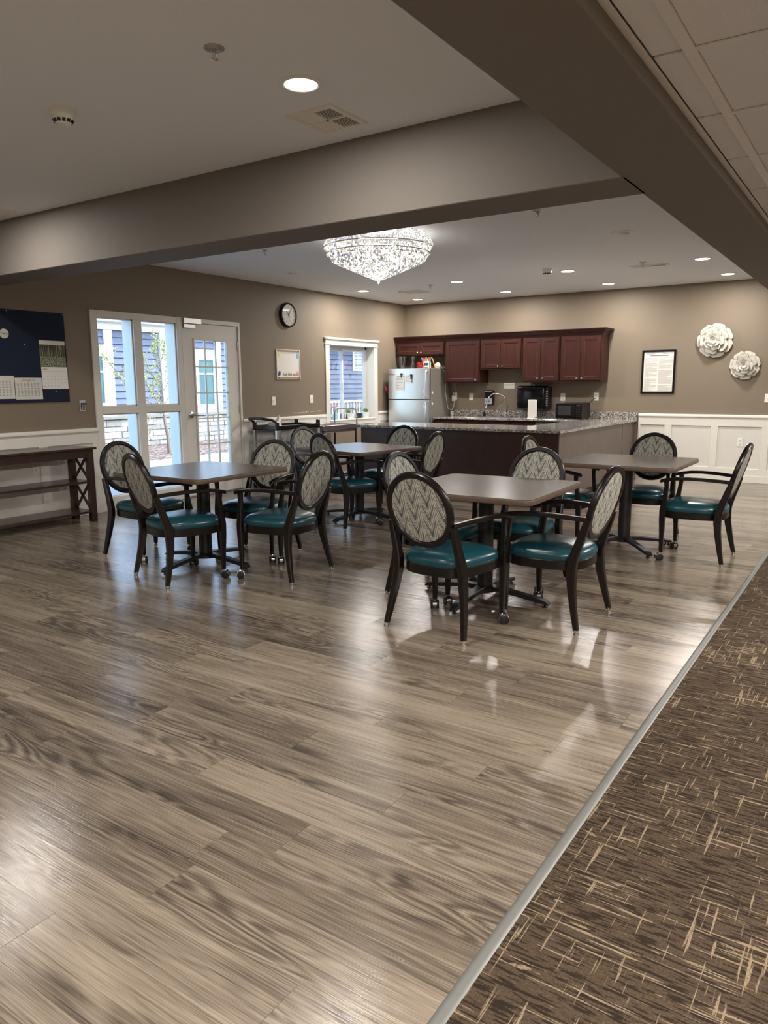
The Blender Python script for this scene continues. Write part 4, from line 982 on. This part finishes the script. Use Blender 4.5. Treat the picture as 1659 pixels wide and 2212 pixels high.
hp = [(X0 + .02, Y1 - .02, .78), (X0 + .02, Y1 - .02, .96), (X0 + .035, Y1 - .02, 1.0), (X0 + .08, Y1 - .02, 1.022), (X1 - .08, Y1 - .02, 1.022), (X1 - .035, Y1 - .02, 1.0), (X1 - .02, Y1 - .02, .96), (X1 - .02, Y1 - .02, .78)]
MB().tube(hp, .013, 10).build('push_handle', 'chrome', o, smooth=True)
tag(MB().lathe([(0, 0), (.10, 0), (.11, .03), (.115, .032), (.115, .036), (0, .036)], 18, (.26, -2.85, .770)).build('shallow_pan', 'steel', smooth=True), 'shallow steel pan on the serving cart', 'pan')
# pots on the sill
def pot(name, label, y_, r, h, mat_, x=-.075):
    o = thing(name, label, 'plant', (x, y_, WZ0), 'window sill pots'); MB().lathe([(r * .82, 0), (r, h), (r * .9, h), (r * .86, h - .012), (0, h - .012)], 20, (x, y_, WZ0)).build('pot', mat_, o, smooth=True); return o
def leaves(o, x, y_, z0, n, L, wd, spread, seed, mat_='leaf'):
    rn = random.Random(seed)
    for k in range(n):
        a = rn.uniform(0, 6.28); tl = rn.uniform(.1, spread); d = Vector((math.cos(a) * math.sin(tl), math.sin(a) * math.sin(tl), math.cos(tl))); s = d.orthogonal().normalized(); p = Vector((x, y_, z0)); n_ = d.cross(s) * .003
        r0 = [p - s * wd * .3, p + d * L * .5 - s * wd, p + d * L, p + d * L * .5 + s * wd, p + s * wd * .3]; MB().rings([[v for v in r0], [v + n_ for v in r0]]).build('leaf', mat_, o)
o = pot('potted_succulent', 'spiky succulent in a white pot at the middle of the sill', -1.60, .062, .09, 'potwhite'); leaves(o, -.075, -1.60, WZ0 + .075, 14, .085, .010, 1.0, 3)
o = pot('potted_herb', 'leafy green herb in a white pot at the right of the sill', -1.12, .055, .095, 'potwhite'); leaves(o, -.075, -1.12, WZ0 + .085, 22, .075, .017, 1.25, 4)
pot('black_pot', 'small empty black pot on the sill', -1.315, .05, .08, 'potblack')
MT['bluevase'] = plain('pale blue vase', (150, 200, 220), .3)
o = thing('flower_vase', 'pale blue vase of pink artificial blossoms at the left of the sill', 'vase', (-.075, -1.96, WZ0)); MB().lathe([(.035, 0), (.045, .05), (.036, .10), (.03, .115), (0, .112)], 16, (-.075, -1.96, WZ0)).build('vase', 'bluevase', o, smooth=True)
rn = random.Random(12)
for k in range(16):
    a, r_ = rn.uniform(0, 6.28), rn.uniform(.01, .085); p = (-.075 + .5 * r_ * math.cos(a), -1.985 + r_ * math.sin(a), WZ0 + rn.uniform(.13, .29)); MB().lathe([(.002, 0), (.017, .008), (.012, .014), (0, .010)], 7, p).build('blossom', 'rose' if k % 3 else 'plate', o)
    MB().tube([(-.075, -1.96, WZ0 + .10), p], .0015, 4).build('stem', 'bark', o)
tag(MB().lathe([(.02, 0), (.012, .05), (.014, .08), (0, .10)], 10, (-.06, -1.83, WZ0)).build('sill_figurine', 'bark'), 'small dark figurine beside the flower vase', 'figurine')
tag(MB().lathe([(.018, 0), (.010, .05), (.012, .07), (0, .09)], 10, (-.04, -1.70, WZ0)).build('sill_figurine', 'potblack'), 'small dark figurine beside the succulent pot', 'figurine')

# ================================================================== CEILING THINGS
def downlight(x, y, label, watts=DOWN_W):
    o = thing('downlight', label, 'downlight', (x, y, H - .02), 'recessed downlights')
    MB().lathe([(.098, 0), (.098, -.004), (.082, -.010), (.076, -.008), (.074, -.002), (.074, 0)], 28, (x, y, H)).build('trim_ring', 'plate', o, smooth=True)
    MB().lathe([(0, -.003), (.074, -.003), (.074, -.008), (0, -.008)], 28, (x, y, H)).build('lens', 'lens', o)
    ld = bpy.data.lights.new('lamp', 'AREA'); ld.shape = 'DISK'; ld.size = .13; ld.energy = watts; ld.color = LAMP_COL; ld.spread = R(180)
    lo = bpy.data.objects.new('lamp', ld); col.objects.link(lo); lo.parent = o; lo.location = (0, 0, .02 - .0115)
near = [(4.757, -8.449, 'large recessed downlight in the near ceiling', 12.5), (1.45, -8.35, 'recessed downlight at the left of the near ceiling', 13.0), (4.43, -9.72, 'recessed downlight just above the top left picture edge', 10.0),
        (4.757, -11.6, 'added unseen downlight overhead in the near ceiling', 15.0), (1.45, -11.6, 'added unseen downlight in the near left corner of the room', 11.0), (3.1, -13.2, 'added unseen downlight behind the viewer', 14.0)]  # these three are unseen, added to brighten the near floor
far = [(.581, -2.081, 'downlight nearest the chandelier on the left'), (.642, -.65, 'downlight in the far corner above the fridge'), (2.169, -2.14, 'second downlight of the front kitchen row'), (2.231, -.715, 'second downlight of the back kitchen row'),
       (3.723, -2.174, 'downlight right of the far smoke detector'), (3.774, -.715, 'third downlight of the back kitchen row'), (5.278, -2.172, 'rightmost downlight of the front kitchen row'), (5.304, -.725, 'rightmost downlight of the back kitchen row')]
for a in near + far: downlight(*a)
for i, (x, y) in enumerate(((8.0, -3.5), (8.0, -7.0), (8.0, -10.5), (8.0, -13.0))):  # unseen hall lights, added to lift the hall and bounce onto the ceilings
    o = thing('added_hall_light', ['added unseen hall light panel at the far end', 'added unseen hall light panel beside the dining room', 'added unseen hall light panel beside the viewer', 'added unseen hall light panel behind the viewer'][i], 'ceiling light', (x, y, ZT - .012), 'added hall lights')
    q = MB(); q.box(x - .3, x - .27, y - .3, y + .3, ZT - .012, ZT + .004).box(x + .27, x + .3, y - .3, y + .3, ZT - .012, ZT + .004).box(x - .27, x + .27, y - .3, y - .27, ZT - .012, ZT + .004).box(x - .27, x + .27, y + .27, y + .3, ZT - .012, ZT + .004); q.build('frame', 'plate', o)
    B(x - .27, x + .27, y - .27, y + .27, ZT - .006, ZT - .002).build('diffuser', 'lens', o)
    ld = bpy.data.lights.new('lamp', 'AREA'); ld.shape = 'SQUARE'; ld.size = .5; ld.energy = 62; ld.color = LAMP_COL
    lo = bpy.data.objects.new('lamp', ld); col.objects.link(lo); lo.parent = o; lo.location = (0, 0, .0)
def smoke(x, y, label):
    o = thing('smoke_detector', label, 'smoke detector', (x, y, H - .075), 'smoke detectors')
    MB().lathe([(.062, 0), (.062, -.02), (.056, -.024)], 24, (x, y, H)).build('base', 'plate', o, smooth=True); MB().lathe([(.054, -.022), (.05, -.045), (.034, -.066), (.02, -.07), (0, -.07)], 24, (x, y, H)).build('head', 'plate', o, smooth=True)
    for k in range(12):
        a = R(30 * k); c, s = math.cos(a), math.sin(a); MB().box(.0, .004, -.008, .008, -.008, .008).xf(Matrix.Translation((x, y, H - .052)) @ Matrix.Rotation(a, 4, 'Z') @ Matrix.Translation((.043, 0, 0)) @ Matrix.Rotation(R(35), 4, 'Y')).build('vent_slot', 'slot', o)
smoke(3.56, -8.87, 'white smoke detector on the near ceiling'); smoke(3.571, -2.45, 'white smoke detector on the far ceiling')
def sprinkler(x, y, label):
    o = thing('fire_sprinkler', label, 'sprinkler', (x, y, H - .06), 'fire sprinklers'); MB().lathe([(.042, 0), (.042, -.004), (.03, -.010), (.02, -.002), (0, -.002)], 20, (x, y, H)).build('escutcheon', 'steel', o, smooth=True); MB().tube([(x, y, H), (x, y, H - .04)], .007, 8).build('body', 'chrome', o); MB().lathe([(0, -.04), (.016, -.042), (.016, -.044), (0, -.05)], 12, (x, y, H)).build('deflector', 'chrome', o)
    for s_ in (-1, 1): MB().tube([(x + .008 * s_, y, H - .014), (x + .012 * s_, y, H - .028), (x + .003 * s_, y, H - .042)], .002, 5).build('yoke_arm', 'chrome', o)
for x, y, lb in ((4.70, -8.93, 'sprinkler head on the near ceiling'), (4.664, -5.42, 'sprinkler head at the edge of the front beam'), (1.70, -2.05, 'sprinkler head left of the second kitchen downlight'), (1.70, -5.40, 'sprinkler head over the left of the far ceiling'), (4.66, -2.3, 'sprinkler head beside the right ceiling vent')): sprinkler(x, y, lb)
def vent4(x0, x1, y0, y1, label, quad=True):
    o = thing('ceiling_vent', label, 'vent', ((x0 + x1) / 2, (y0 + y1) / 2, H - .012), 'ceiling vents'); e = .028; z0, z1 = H - .012, H; q = MB()
    q.box(x0, x0 + e, y0, y1, z0, z1).box(x1 - e, x1, y0, y1, z0, z1).box(x0 + e, x1 - e, y0, y0 + e, z0, z1).box(x0 + e, x1 - e, y1 - e, y1, z0, z1)
    xm, ym = (x0 + x1) / 2, (y0 + y1) / 2
    if quad: q.box(xm - .008, xm + .008, y0 + e, y1 - e, z0, z1).box(x0 + e, x1 - e, ym - .008, ym + .008, z0, z1)
    q.build('frame', 'plate', o); B(x0 + e, x1 - e, y0 + e, y1 - e, H - .003, H - .001).build('backing', 'slot', o)
    n = int((x1 - x0 - 2 * e) / .013)
    for k in range(n):
        xx = x0 + e + .008 + k * .013; up_ = (xx < xm); MB().box(-.0012, .0012, y0 + e, y1 - e, -.006, .006).xf(Matrix.Translation((xx, 0, H - .007)) @ Matrix.Rotation(R(48 if up_ else -48), 4, 'Y')).build('vane', 'plate', o)
vent4(4.43, 4.72, -8.18, -7.86, 'square four way supply vent in the near ceiling'); vent4(.95, 1.30, -1.70, -1.40, 'ceiling vent above the kitchen window end'); vent4(4.45, 4.88, -2.10, -1.95, 'narrow ceiling vent near the right downlights', False); vent4(1.02, 1.30, -8.05, -7.80, 'ceiling vent at the left edge near the beam')
def cspk(x, y, label):
    o = thing('ceiling_sensor', label, 'ceiling sensor', (x, y, H - .03), 'round ceiling sensors'); MB().lathe([(.105, 0), (.105, -.004), (.09, -.010), (.06, -.012)], 28, (x, y, H)).build('flange', 'plate', o, smooth=True); MB().lathe([(.06, -.010), (.055, -.024), (.02, -.03), (0, -.03)], 24, (x, y, H)).build('dome', 'plate', o, smooth=True)
cspk(4.972, -4.144, 'flat round white sensor on the right of the far ceiling'); cspk(.951, -4.068, 'flat round white sensor left of the chandelier')
# chandelier
cxh, cyh = 3.06, -5.33
ch = thing('chandelier', 'large round crystal bead flush chandelier', 'chandelier', (cxh, cyh, 2.33))
MB().lathe([(.0, H), (.44, H), (.44, H - .012), (0, H - .012)], 40, (cxh, cyh, 0)).build('ceiling_plate', 'chrome', ch, smooth=True)
for r_, z in ((.508, 2.628), (.482, 2.572), (.45, 2.545)): MB().tube([(cxh + r_ * math.cos(R(9 * k)), cyh + r_ * math.sin(R(9 * k)), z) for k in range(40)], .006, 6, closed=True).build('ring', 'chrome', ch, smooth=True)
def beads(rows, name):
    m = MB()
    for (r_, z, s, n) in rows:
        for k in range(n):
            a = 2 * math.pi * (k + random.random() * .3) / n; x, y, zz = cxh + r_ * math.cos(a), cyh + r_ * math.sin(a), z + random.uniform(-.002, .002); q = len(m.v)
            m.v += [(x + s, y, zz), (x, y + s, zz), (x - s, y, zz), (x, y - s, zz), (x, y, zz + s * 1.15), (x, y, zz - s * 1.15)]
            m.f += [(q, q + 1, q + 4), (q + 1, q + 2, q + 4), (q + 2, q + 3, q + 4), (q + 3, q, q + 4), (q + 1, q, q + 5), (q + 2, q + 1, q + 5), (q + 3, q + 2, q + 5), (q, q + 3, q + 5)]
    m.build(name, 'bead' if name == 'crown_beads' else 'crystal', ch, kind='stuff')
beads([(.455 + .052 * math.sin(math.pi * .5 * k / 11), 2.735 - k * .0095, .0065, 230) for k in range(12)], 'crown_beads')
rows = []
for (r0, z0, n) in ((.478, 2.605, 3), (.460, 2.566, 2), (.440, 2.54, 2)):
    for k in range(n): rows.append((r0 - .006 * k, z0 - k * .017, .0105, int(r0 * 2 * math.pi / .021)))
beads(rows, 'tier_crystals')
rows = []
for k in range(21):
    f_ = k / 20; rr = .43 * (1 - f_) ** .97 + .004; rows.append((rr, 2.522 - .182 * f_, .0125, max(1, int(rr * 2 * math.pi / .026))))
    rows.append((rr - .014 if rr > .02 else 0.001, 2.513 - .182 * f_, .0105, max(1, int(rr * 2 * math.pi / .030))))
beads(rows, 'basket_crystals')
MB().lathe([(0, 2.338), (.012, 2.33), (.014, 2.318), (0, 2.304)], 8, (cxh, cyh, 0)).build('drop', 'crystal', ch)
for k in range(8):
    a = R(45 * k + 10); MB().lathe([(.006, .03), (.014, .01), (.012, -.015), (0, -.026)], 8, (cxh + .26 * math.cos(a), cyh + .26 * math.sin(a), 2.60)).build('bulb', 'bulb', ch, smooth=True)
ld = bpy.data.lights.new('lamp', 'POINT'); ld.energy = CHAND_W; ld.shadow_soft_size = .2; ld.color = (1, .93, .82)
lo = bpy.data.objects.new('lamp', ld); col.objects.link(lo); lo.parent = ch; lo.location = (0, 0, 2.56 - 2.33)

# ================================================================== DINING TABLES
def make_table(name, label, x, y, rt_, rb_):
    o = thing(name, label, 'table', (x, y, 0), 'square pedestal dining tables'); ORG[o] = (0, 0, 0)
    h = .478; r = .055; pts = []
    for cx_, cy2, a0 in ((h - r, h - r, 0), (-h + r, h - r, 90), (-h + r, -h + r, 180), (h - r, -h + r, 270)):
        for k in range(6): a = R(a0 + 18 * k + rt_); pts.append((cx_, cy2, r, R(a0 + 18 * k)))
    ca, sa = math.cos(R(rt_)), math.sin(R(rt_))
    poly = [(cx_ + r_ * math.cos(a), cy2 + r_ * math.sin(a)) for cx_, cy2, r_, a in pts]; rot = lambda p, s=1.0: ((p[0] * ca - p[1] * sa) * s, (p[0] * sa + p[1] * ca) * s)
    MB().prism([rot(p) for p in poly], .706, .737).build('edge_band', 'topedge', o, bevel=.004, seg=2, smooth=True)
    MB().prism([rot(p, .990) for p in poly], .730, .7405).build('tabletop', 'laminate', o)
    MB().lathe([(.10, .704), (.10, .694), (.055, .690)], 20).build('top_plate', 'iron', o)
    MB().lathe([(.050, .06), (.050, .700)], 24).build('column', 'iron', o, smooth=True)
    MB().lathe([(.06, .085), (.075, .07), (.075, .05), (0, .05)], 20).build('hub', 'iron', o, smooth=True)
    for k in range(4):
        a = R(rb_ + 90 * k); d = lambda r_, z: (r_ * math.cos(a), r_ * math.sin(a), z)
        f_ = MB().sweep([d(.03, .072), d(.12, .070), d(.24, .058), d(.36, .042), d(.42, .034), d(.445, .022)], [(.034, .016), (.030, .015), (.027, .014), (.027, .013), (.026, .012), (.018, .005)], (-math.sin(a), math.cos(a), 0)).build('foot', 'iron', o, smooth=True)
        c = d(.415, 0); MB().lathe([(.016, 0), (.016, .006), (.007, .008), (.007, .03)], 10, c).build('glide', 'iron', f_)
    return o
make_table('dining_table', 'pedestal table standing in front of the glazed door', 2.775, -7.355, 0, 2)
make_table('dining_table', 'pedestal table standing between the steel cart and the peninsula', 2.63, -5.08, -8, 0)
make_table('dining_table', 'pedestal table nearest the viewer in the middle of the room', 5.045, -7.04, 2, 0)
make_table('dining_table', 'pedestal table furthest right before the white wainscot', 5.36, -5.02, 0, 43)

# ================================================================== CHAIRS
def seat_plan(s=1.0, n=44, ex=3.6):
    out = []
    for k in range(n):
        a = 2 * math.pi * k / n; c, s_ = math.cos(a), math.sin(a)
        yy = math.copysign(abs(s_) ** (2 / ex), s_); xx = math.copysign(abs(c) ** (2 / ex), c)
        wd = .232 + .022 * yy; yy2 = .222 * yy; 
        if yy > 0: yy2 += .012 * (1 - xx * xx)
        else: yy2 -= .016 * (1 - xx * xx)
        out.append((wd * xx * s, (yy2) * s + .004))
    return out
TILT = R(16.5)
def bp(u, v, d=0):      # point in the back plane: u across, v up along the back from oval centre, d forward
    return (u, -.292 - v * math.sin(TILT) + d * math.cos(TILT), .712 + v * math.cos(TILT) + d * math.sin(TILT))
def make_chair():
    o = bpy.data.objects.new('dining_chair', None); col.objects.link(o); ORG[o] = (0, 0, 0); o.empty_display_size = .1
    m = MB(); rs = [[(x, y, z) for x, y in seat_plan(s)] for s, z in ((.955, .388), (.985, .394), (1.0, .408), (.995, .422), (.965, .438), (.89, .452), (.74, .463), (.5, .469), (.22, .471))]
    m.rings(rs).build('seat', 'vinyl', o, smooth=True)
    po, pi = seat_plan(.985), seat_plan(.87)
    MB().rings([[(x, y, .338) for x, y in po], [(x, y, .392) for x, y in po], [(x, y, .392) for x, y in pi], [(x, y, .338) for x, y in pi]], closed=True).build('seat_frame', 'wood', o, bevel=.003, smooth=True)
    for s in (-1, 1):
        lg = MB().sweep([(s * .262, -.252, .022), (s * .246, -.226, .14), (s * .228, -.204, .26), (s * .216, -.196, .345), (s * .213, -.198, .40), (s * .208, -.222, .48), (s * .205, -.252, .57), (s * .205, -.275, .64)],
                   [(.0135, .0145), (.0165, .0185), (.020, .023), (.022, .027), (.022, .027), (.020, .023), (.0185, .021), (.015, .017)], (1, 0, 0)).build('leg', 'wood', o, smooth=True, label=None)
        MB().lathe([(.014, 0), (.0155, .004), (.0155, .008), (.0125, .010), (.0125, .020), (.0165, .022), (.0165, .028)], 14, (s * .263, -.2535, 0)).build('glide', 'chrome', lg, smooth=True)
        fl = MB().sweep([(s * .236, .196, .064), (s * .237, .198, .20), (s * .238, .200, .32), (s * .240, .200, .40), (s * .246, .186, .50), (s * .252, .176, .58), (s * .254, .178, .628)],
                   [(.0125, .0125), (.016, .016), (.020, .021), (.020, .021), (.0155, .016), (.014, .015), (.015, .018)], (1, 0, 0)).build('leg', 'wood', o, smooth=True)
        ca = MB().tube([(s * .236, .196, .10), (s * .236, .196, .052)], .0065, 8).build('caster', 'chrome', fl, smooth=True)
        an = 2.2 if s < 0 else .7
        T_ = Matrix.Translation((s * .236, .196, 0)) @ Matrix.Rotation(an, 4, 'Z') @ Matrix.Translation((.014, 0, 0))
        MB().lathe([(.0285, -.012), (.0285, .012)], 18, (0, 0, .031), 'y').xf(T_).build('hood', 'chrome', ca, smooth=True)
        for w_ in (-1, 1): MB().lathe([(.019, -.007), (.0265, -.005), (.0265, .005), (.019, .007)], 18, (0, w_ * .0195, .0265), 'y').xf(T_).build('wheel', 'rubber', ca, smooth=True)
        MB().sweep([bp(s * .200, -.075, .0), (s * .222, -.18, .648), (s * .244, -.08, .655), (s * .257, .02, .657), (s * .261, .11, .652), (s * .259, .18, .640), (s * .257, .212, .632), (s * .256, .222, .620)],
                   [(.012, .013), (.013, .013), (.016, .0125), (.018, .012), (.019, .012), (.020, .012), (.018, .012), (.010, .008)], (1, 0, 0)).build('armrest', 'wood', o, smooth=True)
    A_, B_ = .196, .206; rs = []
    for k in range(48):
        a = 2 * math.pi * k / 48; c, s_ = math.cos(a), math.sin(a); ring = []
        for dr, dd in ((.018, -.006), (.018, .006), (.012, .0165), (-.012, .0165), (-.018, .010), (-.018, -.010), (-.012, -.0165), (.012, -.0165)): ring.append(bp((A_ + dr) * c, (B_ + dr) * s_, dd))
        rs.append(ring)
    MB().rings(rs, closed=True).build('back_frame', 'wood', o, smooth=True)
    m = MB(); rs = []
    for s_, d in ((.0, .021), (.45, .0195), (.8, .0165), (.96, .013), (1.0, .0), (.96, -.013), (.8, -.0165), (.45, -.0195), (.0, -.021)):
        s2 = max(s_, .02); rs.append([bp(.181 * s2 * math.cos(2 * math.pi * k / 40), .191 * s2 * math.sin(2 * math.pi * k / 40), d) for k in range(40)])
    m.rings(rs).build('backrest', 'fabric', o, smooth=True, label='cream and blue grey ikat patterned oval pad')
    return o
CH = [  # label, x, y, rotation
    ('chair with its back to us at the near side of the left table', 2.951, -7.734, -14.8), ('chair at the right side of the left table', 3.524, -7.285, 95.9),
    ('chair at the far left of the left table beside the console', 2.155, -7.385, -88.6), ('chair at the far side of the left table near the door', 2.93, -6.93, 194.0),
    ('chair with its back to us at the table by the peninsula', 2.765, -5.44, -17), ('chair in front of the carts left of the table by the peninsula', 2.14, -5.05, -99),
    ('chair at the far side of the table by the peninsula', 2.64, -4.555, 180), ('chair at the right side of the table by the peninsula', 3.17, -5.0, 92),
    ('nearest chair of all with its back to us at the middle table', 5.115, -7.65, -4.9), ('chair at the right side of the middle table nearest the carpet strip', 5.557, -7.165, 87.8),
    ('chair at the far side of the middle table', 5.07, -6.575, 180), ('chair mostly hidden at the left side of the middle table', 4.725, -7.07, -91),
    ('chair at the left side of the rightmost table before the peninsula end', 4.86, -5.12, -88), ('chair at the far side of the rightmost table before the wainscot', 5.378, -4.565, 180),
    ('chair standing furthest right at the rightmost table', 5.943, -5.12, 90)]
proto = make_chair()
for i, (lb, x, y, a) in enumerate(CH):
    o = proto if i == 0 else copy_tree(proto)
    if i == 0: first = o
for i, o in enumerate([ob for ob in col.objects if ob.name.split('.')[0] == 'dining_chair']):
    lb, x, y, a = CH[i]; o.location = (x, y, 0); o.rotation_euler = (0, 0, R(a)); tag(o, 'oval back ' + lb, 'chair', 'oval back armchairs on casters')
